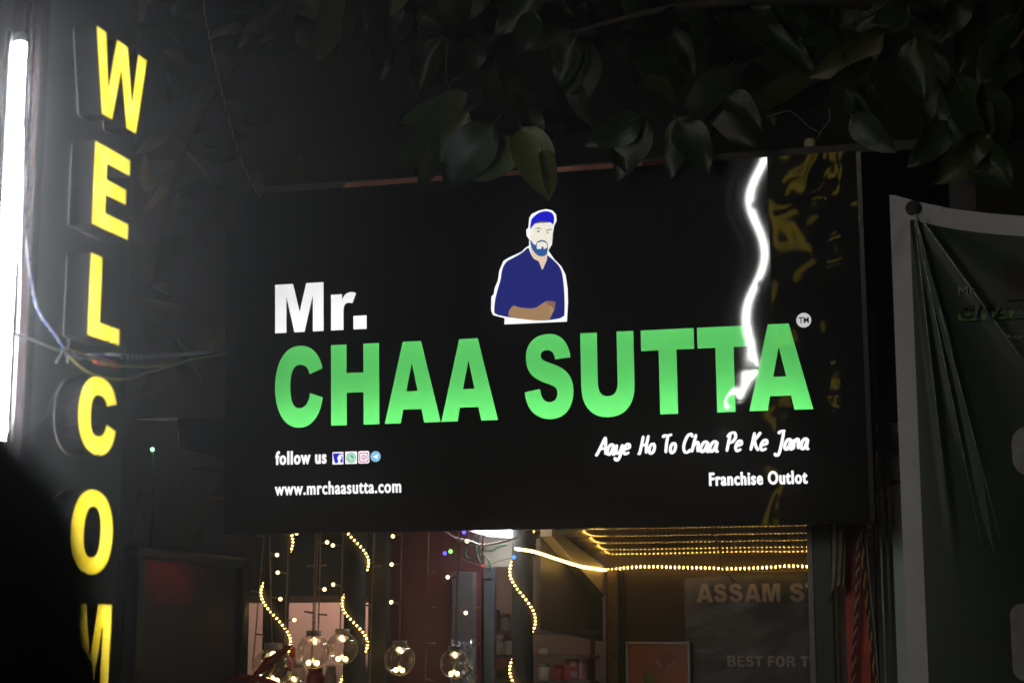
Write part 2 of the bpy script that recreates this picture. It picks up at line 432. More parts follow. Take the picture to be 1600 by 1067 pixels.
# small hooks of the brush lettering
def stroke2d(pts, wd, z=.0016, m=None, parent=None, name='brush_hook'):
    P = [Vector((p[0], p[1], 0)) for p in pts]; L, Rr = [], []
    for i, p in enumerate(P):
        t = (P[min(i+1, len(P)-1)]-P[max(i-1, 0)]).normalized(); nn = Vector((-t.y, t.x, 0))
        ww = wd[i] if isinstance(wd, (list, tuple)) else wd
        L.append(p+nn*ww/2); Rr.append(p-nn*ww/2)
    V = [Vector((q.x, q.y, z)) for q in L+Rr]; k = len(P)
    return mesh(name, V, [(i, i+1, k+i+1, k+i) for i in range(k-1)], m or e_w, parent or sign, local=True)
def spx(lst): return [suv(*p) for p in lst]
BR = {
 'A': (.60, [[(-.04, -.04), (.06, .06), (.22, .45), (.42, 1.0)], [(.42, 1.0), (.50, .5), (.56, .0)], [(.14, .33), (.50, .36)]]),
 'a': (.50, [[(.38, .50), (.22, .56), (.06, .36), (.05, .10), (.16, .01), (.28, .16), (.38, .50)], [(.40, .55), (.37, .20), (.42, .01), (.50, .07)]]),
 'y': (.47, [[(.05, .56), (.05, .20), (.16, .05), (.30, .20), (.39, .56)], [(.40, .56), (.35, .0), (.22, -.30), (.07, -.28), (.05, -.14)]]),
 'e': (.43, [[(.06, .27), (.33, .36), (.30, .54), (.15, .52), (.03, .25), (.13, .01), (.37, .11)]]),
 'H': (.55, [[(-.05, .06), (.04, .03), (.10, .50), (.14, 1.0)], [(.44, 1.02), (.39, .5), (.43, .0)], [(.08, .45), (.42, .52)]]),
 'o': (.42, [[(.21, .56), (.06, .40), (.05, .12), (.17, .0), (.31, .15), (.32, .42), (.20, .57)]]),
 'T': (.48, [[(-.01, .84), (.05, .97), (.28, .96), (.52, 1.02)], [(.28, .96), (.25, .5), (.27, .0)]]),
 'C': (.50, [[(.46, .82), (.36, 1.01), (.17, .88), (.05, .45), (.10, .10), (.27, .0), (.47, .17)]]),
 'h': (.46, [[(.03, .0), (.08, .5), (.14, 1.0)], [(.06, .30), (.20, .54), (.32, .50), (.33, .20), (.39, .0)]]),
 'P': (.48, [[(.03, -.02), (.07, .5), (.12, .96)], [(-.04, .76), (.10, .96), (.34, 1.0), (.44, .76), (.30, .52), (.12, .46)]]),
 'K': (.52, [[(.02, .0), (.08, .5), (.12, 1.0)], [(.46, 1.0), (.28, .72), (.10, .47)], [(.18, .52), (.30, .20), (.47, -.01)]]),
 'J': (.46, [[(.04, .86), (.14, .99), (.44, 1.02)], [(.34, 1.0), (.30, .4), (.21, -.18), (.06, -.30), (-.06, -.16)]]),
 'n': (.46, [[(.04, .56), (.06, .28), (.06, .0)], [(.06, .32), (.20, .55), (.32, .48), (.32, .20), (.39, .02)]]),
}
def brush_word(s, x0, x1, y0, h):
    segs = []; pen = 0
    for ch in s:
        adv, st = BR[ch]
        for q in st:
            P = smoothpath([Vector((a+pen+.16*b, b, 0)) for a, b in q], 6)
            segs.append(P)
        pen += adv
    a = min(p.x for q in segs for p in q)-.06; b = max(p.x for q in segs for p in q)+.06
    kx = (x1-x0)/(b-a); V, Fc = [], []
    for si, q in enumerate(segs):
        q = [Vector((x0+(p.x-a)*kx, y0+p.y*h, 0)) for p in q]; n = len(q); base = len(V)
        for i, p in enumerate(q):
            t = (q[min(i+1, n-1)]-q[max(i-1, 0)]).normalized(); nn = Vector((-t.y, t.x, 0))
            e = min(i, n-1-i); ww = h*.088*(.55 if e == 0 else .85 if e == 1 else 1.0)*(1.0 if abs(t.y) > .5 else .86)
            z = .0016+.00012*si
            V += [p+nn*ww+Vector((0, 0, z)), p-nn*ww+Vector((0, 0, z))]
        Fc += [(base+2*i, base+2*i+1, base+2*i+3, base+2*i+2) for i in range(n-1)]
    mesh('slogan_word', V, Fc, e_w, sign, local=True)
for s_, a, b in (('Aaye', 928.5, 985.7), ('Ho', 995.4, 1024.6), ('To', 1034.8, 1057.3), ('Chaa', 1066.7, 1124), ('Pe', 1133.8, 1160.8), ('Ke', 1170.9, 1200.6), ('Jana', 1208.5, 1265.4)):
    brush_word(s_, suv(a, 700)[0], suv(b, 700)[0], VO-.3985, .0655)

# trade mark disc
def disc(c, r, n=28): return [(c[0]+r*math.cos(2*math.pi*k/n), c[1]+r*math.sin(2*math.pi*k/n)) for k in range(n)]
def sheet(name, contours, z, m, parent=sign, label=None):
    V, Fc = flat(contours, z); o = mesh(name, V, Fc, m, parent, local=True)
    if label: o['label'] = label
    return o
tmc = (1.0114, VO+.0610)
tm = sheet('trade_mark', [disc(tmc, .0265)], .0014, acrylic('lit_grey', (.62, .62, .62), 1.0))
m_ink = acrylic('black_print', (.01, .01, .01), .3)
word('mark_lettering', 'TM', tmc[0]-.018, tmc[0]+.018, tmc[1]-.011, tmc[1]+.011, off=.02, z=.0030, m=m_ink, parent=tm)

# four social icons
e_blue = acrylic('lit_blue', (.02, .02, .85), .9); e_mint = acrylic('lit_mint', (.17, .66, .38), .9)
e_pink = acrylic('lit_pink', (.90, .10, .42), .9); e_sky = acrylic('lit_sky', (.28, .66, .95), .95); e_orange = acrylic('lit_coral', (.95, .30, .30), .9)
def pxrect(x0, y0, x1, y1, r=0.0):
    a = suv(x0, y1); b = suv(x1, y0); y_lo = suv(x0, y1)[1]; y_hi = suv(x0, y0)[1]
    X0, X1, Y0, Y1 = a[0], b[0], y_lo, y_hi
    if not r: return [(X0, Y0), (X1, Y0), (X1, Y1), (X0, Y1)]
    out = []
    for cx, cy, a0 in ((X1-r, Y1-r, 0), (X0+r, Y1-r, 90), (X0+r, Y0+r, 180), (X1-r, Y0+r, 270)):
        for k in range(6): t = R(a0+k*18); out.append((cx+r*math.cos(t), cy+r*math.sin(t)))
    return out
ic = sheet('social_icon', [pxrect(519.7, 706.2, 536.7, 725.6)], .0014, e_w, label='blue square icon with a white letter f')
sheet('icon_field', [spx([(520.5, 708), (535.5, 708), (535.8, 722), (524, 723.5), (522, 718)])], .0024, e_blue, ic)
word('icon_letter', 'f', suv(527.5, 715)[0], suv(535.2, 715)[0], suv(530, 724.5)[1], suv(530, 709.5)[1], off=.05, z=.0034, parent=ic)
ic = sheet('social_icon', [pxrect(539.7, 705.5, 558, 724.8)], .0014, e_w, label='white square icon with a green round telephone mark')
c = suv(548.8, 715)
sheet('icon_ring', [disc(c, .0195), disc(c, .0150)], .0024, e_mint, ic)
sheet('icon_field', [disc(c, .0128)], .0024, e_mint, ic)
stroke2d([(c[0]-.006, c[1]+.006), (c[0]-.004, c[1]-.002), (c[0]+.001, c[1]-.006), (c[0]+.007, c[1]-.005)], .004, .0034, None, ic, 'icon_mark')
ic = sheet('social_icon', [pxrect(560, 704.6, 577.2, 724.2, .008)], .0014, e_w, label='white rounded icon with a pink ring and dot')
c = suv(568.8, 714.4)
def sq(c, s, r):
    out = []
    for cx, cy, a0 in ((c[0]+s-r, c[1]+s-r, 0), (c[0]-s+r, c[1]+s-r, 90), (c[0]-s+r, c[1]-s+r, 180), (c[0]+s-r, c[1]-s+r, 270)):
        for k in range(6): t = R(a0+k*18); out.append((cx+r*math.cos(t), cy+r*math.sin(t)))
    return out
sheet('icon_ring', [sq(c, .0185, .007), sq(c, .0150, .006)], .0024, e_pink, ic)
sheet('icon_ring', [disc(c, .0105), disc(c, .0070)], .0024, e_pink, ic)
sheet('icon_dot', [disc(c, .0038)], .0024, e_orange, ic)
c = suv(587, 713)
ic = sheet('social_icon', [disc(c, .0205)], .0014, e_sky, label='round light blue icon with a white paper plane mark')
sheet('icon_mark', [[(c[0]-.012, c[1]-.001), (c[0]+.012, c[1]+.010), (c[0]+.006, c[1]-.012), (c[0]-.002, c[1]-.004)]], .0024, e_w, ic)

# portrait emblem
def zp(s, k=4.64, ox=720, oy=300):
    q = [float(x) for x in s.replace(',', ' ').split()]
    return [suv(ox+q[i]/k, oy+q[i+1]/k) for i in range(0, len(q), 2)]
def curve_round(P, it=1):
    for _ in range(it):
        Q = []
        for i in range(len(P)):
            a, b = P[i], P[(i+1) % len(P)]
            Q += [(a[0]*.75+b[0]*.25, a[1]*.75+b[1]*.25), (a[0]*.25+b[0]*.75, a[1]*.25+b[1]*.75)]
        P = Q
    return P
em = sheet('portrait_emblem', [zp('317,960 318,915 235,893 220,860 222,760 240,740 245,700 270,640 280,570 310,500 345,478 440,435 470,405 495,390 497,345 478,320 475,275 490,262 497,190 515,160 570,135 620,125 665,135 692,165 695,210 678,245 668,300 662,380 635,425 680,490 730,540 760,600 775,700 778,800 770,940')], .0014, e_w,
          label='white cut-out of a bearded man in blue shirt and cap holding a cup')
e_shirt = acrylic('lit_navy', (.018, .024, .20), .95); e_cap = acrylic('lit_royal', (.014, .012, .70), .9); e_face = acrylic('lit_cream', (1, .95, .80), 1.0)
e_skin = acrylic('lit_peach', (.93, .72, .52), .95); e_beard = acrylic('lit_steel_blue', (.035, .12, .38), .95); e_arm = acrylic('lit_tan', (.42, .25, .125), .95)
e_cup = acrylic('lit_brown', (.30, .15, .09), .95); e_dark = acrylic('lit_grey_brown', (.12, .12, .10), .95); e_hand = acrylic('lit_tan_light', (.50, .31, .17), .95)
sheet('neck', [curve_round(zp('500,385 515,460 545,510 592,575 634,500 634,430 560,410'))], .0022, e_skin, em)
sheet('shirt', [curve_round(zp('243,850 248,790 270,700 290,640 300,560 330,505 380,480 450,440 492,398 505,440 530,488 565,500 579,535 592,571 610,530 628,488 626,455 680,500 720,545 740,600 750,700 755,800 754,858 752,910 640,932 540,932 440,920 350,910 245,887'))], .0030, e_shirt, em)
sheet('face', [curve_round(zp('508,270 512,230 560,205 668,220 670,290 660,370 634,420 600,440 560,430 505,345'))], .0030, e_face, em)
sheet('cap', [curve_round(zp('503,280 510,205 530,180 570,150 620,138 665,152 682,190 672,248 665,228 620,213 560,216 525,242'))], .0038, e_cap, em)
sheet('hairline', [curve_round(zp('528,238 560,214 622,212 650,222 620,226 565,226'))], .0044, e_dark, em)
sheet('beard', [curve_round(zp('504,338 520,370 545,392 550,365 588,346 630,363 634,400 629,450 600,470 560,464 525,428 508,390'))], .0038, e_beard, em)
sheet('mouth', [zp('553,372 590,360 625,372 630,402 605,418 600,398 588,398 585,415 553,415')], .0046, e_face, em)
for s in ('538,270 566,259 596,276 566,267', '616,279 660,268 660,275 618,284', '552,286 564,280 576,288 564,295', '622,294 632,289 640,295 632,301'):
    sheet('brow' if s[0:3] in ('538', '616') else 'eye', [zp(s)], .0046, e_dark, em)
sheet('forearm', [curve_round(zp('345,908 350,860 383,820 420,838 530,848 575,822 610,797 640,790 690,798 682,850 662,890 645,930 560,934 430,920'))], .0038, e_arm, em)
sheet('cup', [zp('612,789 690,797 682,858 668,842 640,822 618,802')], .0046, e_cup, em)
for s in ('640,822 672,836 668,852 648,848', '648,852 678,858 670,876 650,872', '640,878 668,878 660,892 642,892'):
    sheet('finger', [curve_round(zp(s))], .0052, e_hand, em)

# ================================================================== VERTICAL WELCOME SIGN (left)
XW = -.40
wb = onX(150, 1000, XW)
wel = thing('vertical_sign', 'vertical sign of yellow lit block letters reading WELCOME on a dark pillar', 'sign', (XW-.1, -2.45, .12))
m_maroon_dk = mat('dark_maroon_board', (.014, .008, .008), .45, var=.4, scale=12, bump=.001)
m_letside = mat('grey_letter_casing', (.010, .010, .011), .55, var=.3, scale=20, bump=.0004, spec=.12)
def yellow_face():
    m = bpy.data.materials.new('lit_yellow_acrylic'); m.use_nodes = True
    n, l = m.node_tree.nodes, m.node_tree.links; n.clear()
    tc = n.new('ShaderNodeTexCoord')
    ns = n.new('ShaderNodeTexNoise'); ns.inputs['Scale'].default_value = 17; ns.inputs['Detail'].default_value = 2
    l.new(tc.outputs['Object'], ns.inputs['Vector'])
    cr = n.new('ShaderNodeValToRGB'); cr.color_ramp.elements[0].position = .35; cr.color_ramp.elements[1].position = .7
    cr.color_ramp.elements[0].color = (.90, .66, .022, 1); cr.color_ramp.elements[1].color = (1.0, .83, .09, 1)
    l.new(ns.outputs['Fac'], cr.inputs[0])
    # specks of dirt stuck to the sheet
    n2 = n.new('ShaderNodeTexNoise'); n2.inputs['Scale'].default_value = 120; n2.inputs['Detail'].default_value = 2
    l.new(tc.outputs['Object'], n2.inputs['Vector'])
    c2 = n.new('ShaderNodeValToRGB'); c2.color_ramp.elements[0].position = .26; c2.color_ramp.elements[1].position = .31
    c2.color_ramp.elements[0].color = (.12, .08, .01, 1); c2.color_ramp.elements[1].color = (1, 1, 1, 1)
    l.new(n2.outputs['Fac'], c2.inputs[0])
    mx = n.new('ShaderNodeMix'); mx.data_type = 'RGBA'; mx.blend_type = 'MULTIPLY'; mx.inputs['Factor'].default_value = 1
    l.new(cr.outputs[0], mx.inputs['A']); l.new(c2.outputs[0], mx.inputs['B'])
    e = n.new('ShaderNodeBsdfTranslucent')
    l.new(mx.outputs['Result'], e.inputs[0])
    o = n.new('ShaderNodeOutputMaterial'); l.new(e.outputs[0], o.inputs[0]); return m
m_yel = yellow_face()
m_led = emis('letter_led_sheet', (1, .95, .85), 4.8)
m_rag = mat('peeling_vinyl', (.02, .016, .004), .7)
WD = .060
MW = Matrix(((0, 0, 1, XW), (1, 0, 0, 0), (0, 1, 0, 0), (0, 0, 0, 1)))   # letter frame: x->Y, y->Z, z->X
def wl_letter(ch, pxl, pxr, pyt, pyb):
    a = onX(pxl, pyt, XW); b = onX(pxl, pyb, XW); c_ = onX(pxr, (pyt+pyb)/2, XW)
    y0, y1, z0, z1 = a.y, c_.y, b.z, a.z
    cs = glyph(ch, y0, y1, z0, z1-z0)
    # side casing
    V, Fc = [], []
    for c in cs:
        k = len(c); base = len(V)
        for p in c: V.append(MW @ Vector((p[0], p[1], .002)))
        for p in c: V.append(MW @ Vector((p[0], p[1], -WD)))
        for i in range(k): Fc.append((base+i, base+(i+1) % k, base+k+(i+1) % k, base+k+i))
    o = mesh('letter', V, Fc, m_letside, wel); o['label'] = 'yellow lit letter ' + ch
    fv, ff = flat(cs)
    mesh('letter_face', [MW @ v for v in fv], ff, m_yel, o)
    mesh('led_sheet', [MW @ (v-Vector((0, 0, WD*.70))) for v in fv], ff, m_led, o)
    # ragged vinyl remains along the foot of the letter
    rv, rf = [], []
    for k in range(9):
        t = random.random(); yy = y0+(y1-y0)*t; hgt = random.uniform(.001, .005); wd = random.uniform(.002, .007)
        base = len(rv)
        for (dy, dz) in ((-wd, -.004), (wd, -.004), (wd*.5, hgt*.6), (-wd*.2, hgt)):
            rv.append(Vector((XW+.0015, yy+dy, z0+dz)))
        rf.append((base, base+1, base+2, base+3))
    if ch not in 'W': tag(mesh('peeling_strip', rv, rf, m_rag, o), kind='stuff')
wl_letter('W', 150, 229, 40, 173)
wl_letter('E', 148, 203, 220, 352)
wl_letter('L', 141, 189, 394, 525)
wl_letter('C', 124, 182, 581, 704)
wl_letter('O', 114, 176, 761, 893)
wl_letter('M', 113, 172, 942, 1086)
wl_letter('E', 106, 168, 1128, 1262)
# pillar that carries it
yA = onX(42, 600, XW-WD).y-.08; yB = onX(196, 600, XW-WD).y
box('board', XW-WD-.035, XW-WD-.0015, yA, yB, .5, 3.75, m_maroon_dk, wel, .004)
m_pillar = mat('dark_painted_pillar', (.014, .013, .013), .6, var=.4, scale=5, bump=.002)
box('pillar', XW-WD-.50, XW-WD-.037, yA-.16, yB-.05, .12, 3.9, m_pillar, wel, .008)
m_redstrip = mat('red_brown_channel', (.010, .006, .006), .7, var=.4, spec=.08)
yC0 = onX(43, 500, XW-.027).y; yC1 = onX(56, 500, XW-.027).y
box('channel', XW-WD-.001, XW-.027, yC0, yC1, .6, 3.85, m_redstrip, wel, .002)

# bright LED tube on the pillar
tl = thing('tube_light', 'glaring white vertical tube light at the left edge', 'lamp', (XW-.02, yA-.10, 2.0))
XT = XW-.030
ta = onX(29, 66, XT); tb = onX(4, 688, XT)
ty = (ta.y+tb.y)/2
m_tube = emis('white_tube_glow', (.93, .97, 1.0), 110)
m_plast = mat('white_plastic', (.62, .62, .62), .4)
lathe('tube', [(.0115, tb.z), (.0115, ta.z)], (XT, ty, 0), m_tube, tl, 16)
for z0, z1 in ((ta.z, ta.z+.022), (tb.z-.022, tb.z)):
    lathe('end_cap', [(.012, z0), (.0125, z0+.002), (.0125, z1-.002), (.012, z1)], (XT, ty, 0), m_plast, tl, 16)
box('batten', XW-.0590, XT-.0175, ty-.012, ty+.012, tb.z-.03, ta.z+.03, mat('grey_batten', (.12, .12, .12), .5), tl, .004)
for zz in (ta.z-.22, (ta.z+tb.z)/2-.05, tb.z+.02):
    box('clip', XT-.0172, XT+.006, ty+.0168, ty+.021, zz, zz+.02, m_plast, tl, .001)

# ================================================================== WIRES AROUND THE LEFT SIGN
m_wblue = mat('blue_wire', (.03, .055, .25), .45); m_wwhite = mat('white_wire', (.40, .40, .38), .45)
m_wgrey = mat('grey_wire', (.32, .32, .31), .5); m_wyel = mat('yellow_wire', (.36, .29, .09), .5)
m_wred = mat('red_tape', (.45, .06, .035), .5); m_wcop = mat('copper_brown_wire', (.24, .085, .05), .5); m_wblk = mat('black_wire', (.02, .02, .02), .5)
XK = XW+.03
K = onX(100, 545, XK)
def xs(lst, X): return [onX(a, b, X) for a, b in lst]
twisted('twisted_wire', xs([(52, -40), (51, 20), (50, 90), (46, 180), (43, 270), (42, 350), (48, 430), (60, 485), (84, 520)], XK)+[K], .0021, .038, m_wblue, mat('dull_white_wire', (.16, .16, .155), .5),
        'blue and white twisted wire hanging beside the tube light', 'wire')
SL = onY(357, 548, .03)
def span(a, b, sag, n=6, bulge=0):
    return [a.lerp(b, k/n)+Vector((0, 0, -sag*4*(k/n)*(1-k/n))) for k in range(n+1)]
S2 = onY(357, 553, .03)
wy = thing('yellow_wire', 'lower yellow wire looping across the letter C', 'wire', K)
def pmix(lst):
    # pixel list carried from the knot (at XK) to the sign edge
    out = []
    for a, b in lst:
        if a < 205: out.append(onX(a, b, XK)); continue
        t = (a-205)/(357-205); d0 = (onX(205, b, XK)-CAM).dot(FW); d1 = (S2-CAM).dot(FW)
        out.append(onD(a, b, d0+(d1-d0)*t))
    return out
tube('strand', smoothpath(pmix([(102, 548), (118, 566), (140, 582), (168, 590), (195, 592), (215, 587), (228, 582), (250, 577), (280, 567), (310, 559), (357, 553)])), .0032, m_wyel, wy)
twisted('twisted_wire', pmix([(101, 546), (118, 557), (140, 557), (165, 556), (195, 557), (230, 557), (275, 554), (320, 551), (357, 548)]), .0034, .085, m_wblue, m_wwhite,
        'blue and white twisted wire running from the knot to the black sign', 'wire')
wy2 = thing('yellow_wire', 'upper yellow wire with a red taped joint left of the sign', 'wire', K)
tube('strand', smoothpath(pmix([(100, 545), (112, 548), (128, 553), (150, 563), (183, 571), (225, 573), (262, 571), (300, 561), (357, 552)])), .0032, m_wyel, wy2)
tube('taped_joint', smoothpath(pmix([(148, 562), (158, 566), (170, 566), (184, 572)])), [.0035]+[.0075]*23+[.0035], m_wred, wy2)
gw = thing('grey_cable', 'pale grey cable from the tube light to the wire knot', 'wire', K)
tube('strand', smoothpath(xs([(14, 521), (30, 524), (58, 533), (82, 543), (100, 549)], XK)), .0036, mat('dull_grey_cable', (.10, .10, .095), .5), gw)
kn = thing('wire_knot', 'small knot of twisted wire ends beside the letter L', 'wire', K)
for k, (a, b) in enumerate((((100, 545), (88, 566)), ((102, 545), (106, 567)), ((103, 556), (108, 530)), ((97, 548), (112, 553)))):
    tube('wire_end', smoothpath(xs([a, ((a[0]+b[0])/2+2, (a[1]+b[1])/2-2), b], XK+.01)), .0026, mat('dark_wire_end', (.07, .07, .07), .5) if k != 2 else m_wblk, kn)
cw = thing('cobweb_thread', 'thin dusty threads hanging from the knot towards the lamp foot', 'thread', onX(18, 690, XK))
for P in ([(110, 601), (92, 632), (75, 648), (50, 672), (17, 692)], [(98, 600), (82, 622), (72, 645), (48, 670), (17, 690)], [(87, 612), (85, 640), (87, 664)]):
    tube('thread', smoothpath(xs(P, XK)), .0006, mat('dusty_thread', (.03, .03, .03), .8), cw, 5)
dw = thing('lamp_cord', 'thin white cord running straight down behind the tube light', 'wire', onX(18, 690, XW-.05))
tube('strand', xs([(36, 200), (30, 480), (25, 560), (19, 690)], XW-.045), .002, m_wwhite, dw, 6)
twisted('hanging_wire', [onY(a, b, -.25) for a, b in ((318, -40), (320, 20), (335, 95), (352, 165), (367, 220), (385, 270), (406, 307))], .0022, .06, m_wcop, m_wgrey,
        'thin copper brown twisted wire hanging left of the black sign', 'wire')

# ================================================================== TEA STALL BUILDING
stall = thing('tea_stall', 'tea stall behind the black sign with maroon wall and glossy ceiling', 'building', (0, 1.2, .12))
YB = 2.0
m_brown = mat('dark_brown_wall', (.060, .042, .030), .55, var=.25, scale=4, bump=.001)
m_maroon = mat('maroon_paint', (.115, .019, .022), .5, var=.15, scale=3, bump=.0015, bscale=25)
m_beige = mat('beige_paint', (.42, .37, .29), .6, var=.12, scale=4)
m_pink = mat('pale_pink_wall', (.66, .50, .48), .7, var=.06, scale=3)
m_dkpost = mat('dark_green_post', (.020, .032, .027), .45, var=.3, scale=10)
m_redpost = mat('red_painted_post', (.52, .048, .035), .5, var=.25, scale=12, bump=.001)
m_cream = mat('cream_strip', (.36, .33, .18), .5, var=.2)
m_palegreen = mat('pale_green_board', (.52, .62, .55), .5, var=.12, scale=6)
m_gold = mat('bronze_frame', (.15, .095, .04), .4, .4, var=.3)
m_ceil = mat('glossy_ceiling_strip', (.52, .42, .24), .07, .55, var=.12, scale=3, spec=.8)
m_black_paint = mat('black_paint', (.018, .017, .016), .5, var=.3)
m_slate = mat('blue_grey_frame', (.055, .060, .075), .4, var=.2)
m_grey = mat('mauve_grey_paint', (.075, .062, .068), .55, var=.15)
def slab(name, px0, px1, py0, py1, Y, th, m, parent=stall, bev=.003, zlo=None, zhi=None, label=None):
    a = onY(px0, py0, Y); b = onY(px1, py1, Y)
    mid = onY((px0+px1)/2, py0, Y).z; lo = onY((px0+px1)/2, py1, Y).z
    o = box(name, a.x, b.x, Y, Y+th, zlo if zlo is not None else lo, zhi if zhi is not None else mid, m, parent, bev)
    if label: o['label'] = label
    return o
FL = .12
# back walls and sides
XC = onY(945, 900, YB).x
XR = 1.17
box('wall', XC+.002, XR+.35, YB, YB+.1, FL, 2.3, m_brown, stall)['label'] = 'dark brown back wall with the printed board'
box('wall', XR+.36, XR+.46, .35, YB+.1, FL, 3.3, m_black_paint, stall)
box('wall', -2.3, XC-.1, 3.2, 3.3, FL, 2.4, m_brown, stall)['label'] = 'far dark wall behind the shelves'
# ceiling of convex glossy strips
ceil = box('ceiling', -1.5, XR+.34, .30, 3.19, 2.24, 2.30, m_black_paint, stall)
def plank_mesh(y0, y1, z0, z1):
    V, Fc = [], []; n = 10
    for i in range(n+1):
        t = i/n; y = y0+(y1-y0)*t; z = z0+(z1-z0)*t - .011*math.sin(math.pi*t)
        for x in (-1.45, XR+.33): V.append((x, y, z))
    for i in range(n): Fc.append((2*i, 2*i+1, 2*i+3, 2*i+2))
    return V, Fc
zc0, zc1 = 2.13, 1.945
for k in range(9):
    y0 = .34+k*.183; y1 = y0+.179
    za = zc0+(zc1-zc0)*((y0-.34)/1.65); zb = zc0+(zc1-zc0)*((y1-.34)/1.65)
    V, Fc = plank_mesh(y0, y1, za, zb)
    mesh('plank', V, Fc, m_ceil, ceil, True)
# side beam that carries the rope light, with lit beige lower lip
def quad_beam(name, pts, th, m, parent, axis='x'):
    V = [Vector(p) for p in pts] + [Vector(p)-Vector((th, 0, 0)) for p in pts]
    return mesh(name, V, [(0, 1, 2, 3), (7, 6, 5, 4), (0, 4, 5, 1), (1, 5, 6, 2), (2, 6, 7, 3), (3, 7, 4, 0)], m, parent)
quad_beam('beam', [(XC, .95, 2.02), (XC, YB-.002, 1.90), (XC, YB-.002, 1.76), (XC, .95, 1.985)], .05, m_beige, stall)['label'] = 'beige side beam under the ceiling'
quad_beam('side_panel', [(XC-.055, .97, 1.975), (XC-.055, YB+.2, 1.755), (XC-.055, YB+.2, 1.55), (XC-.055, .97, 1.60)], .02, m_brown, stall)
slab('frame_post', 948, 966, 890, 1067, YB-.05, .045, m_gold, zlo=FL, zhi=1.885)
slab('frame_post', 972, 976, 895, 1067, YB-.03, .025, m_black_paint, zlo=FL, zhi=1.875)
# maroon wall with its trims
slab('wall', 603, 752, 820, 1067, .95, .05, m_maroon, zlo=FL, zhi=2.2, label='maroon painted wall behind the globe lights')
slab('wall', 727, 806, 820, 886, 1.12, .05, m_beige, zhi=2.2, label='beige patch of wall under the white lamp')
slab('post', 577, 602, 820, 1067, .80, .06, m_black_paint, zlo=FL, zhi=2.2)
slab('post', 756, 772, 886, 1067, .93, .04, m_slate, zlo=FL, label='blue grey frame post beside the maroon wall')
slab('column', 706, 739, 893, 1067, .86, .05, m_grey, zlo=FL, label='mauve grey upright in front of the maroon wall')
# lit room at the left
slab('header', 380, 580, 820, 933, 1.25, .05, m_black_paint, zhi=2.2, label='dark header board above the lit pink room')
slab('ledge', 384, 579, 930, 941, 1.21, .035, mat('ledge_wood', (.20, .14, .10), .5))
slab('wall', 386, 600, 800, 1067, 2.75, .05, m_pink, zlo=FL, zhi=2.2, label='pale pink lit wall of the inner room')
XL = onY(383, 900, .5).x
box('roof', -1.15, XR+.45, .14, 3.3, 3.32, 3.36, m_black_paint, stall)
# dark columns with light ropes
def column(px, wpx, Y, label):
    a = onY(px-wpx/2, 900, Y); b = onY(px+wpx/2, 900, Y); c = (a+b)/2; r = (b-a).length/2
    prof = [(r*1.0, FL), (r*1.0, 1.2), (r*.93, 1.6), (r*.97, 1.9), (r*1.0, 2.2)]
    o = lathe('column', prof, (c.x, Y+r, 0), mat('dark_bark_column', (.012, .009, .007), .8, var=.5, scale=20, bump=.006), stall, 18); o['label'] = label
    return c.x, Y+r, r
cA = column(424, 40, .62, 'dark column at the left wound with a light rope')
cB = column(549, 34, .62, 'dark column in front of the pink wall wound with a light rope')
cC = column(812, 34, .80, 'dark column under the white lamp wound with a light rope')
# right-hand posts
slab('post', 1268, 1306, 800, 1067, .28, .05, m_dkpost, zlo=FL, zhi=2.3, label='dark green post at the right of the opening')
slab('post_edge', 1266.3, 1268.2, 812, 1067, .275, .012, mat('worn_metal_edge', (.20, .20, .18), .5, .3), zlo=FL, zhi=2.2)
slab('trim', 1303, 1317, 800, 1067, .36, .02, m_cream, zlo=FL, zhi=2.3, label='cream strip beside the red post')
slab('post', 1316, 1362, 800, 1067, .34, .06, m_redpost, zlo=FL, zhi=2.3, label='red painted post right of the opening')
slab('post', 1361, 1374, 780, 1067, .40, .05, m_black_paint, zlo=FL, zhi=2.6)
slab('board', 1372, 1386, 780, 1067, .38, .02, m_palegreen, zlo=FL, zhi=2.35, label='pale green board behind the banner')
slab('board', 1392, 1440, 780, 1067, .38, .02, m_palegreen, zlo=FL, zhi=2.35)
slab('board_gap', 1385, 1393, 780, 1067, .40, .02, mat('bottle_green_paint', (.04, .12, .08), .5), zlo=FL, zhi=2.35)
slab('back_board', 1364, 1900, 380, 780, .55, .03, mat('dark_red_hoarding', (.05, .016, .014), .6, var=.4, scale=4), zhi=3.1, zlo=2.36)
# red roof edge
a = onY(532, 303, .16); b = onY(1345, 240, .16)
m_redpipe = mat('rust_red_pipe', (.78, .29, .19), .5, var=.25, scale=15, bump=.001)
V = [(-.771, .02, 3.285), (-.748, .02, 3.316), (.66, .02, 3.316), (.66, .02, 3.285)]
V = [Vector(p) for p in V] + [Vector(p)+Vector((0, .05, 0)) for p in V]
o = mesh('roof_edge', V, [(0, 3, 2, 1), (4, 5, 6, 7), (0, 1, 5, 4), (1, 2, 6, 5), (2, 3, 7, 6), (3, 0, 4, 7)], m_redpipe, stall)
o['label'] = 'rust red pipe along the roof edge above the sign'
slab('roof_edge', 1350, 1445, 239, 252, .30, .04, mat('dull_red_pipe', (.10, .02, .018), .6))
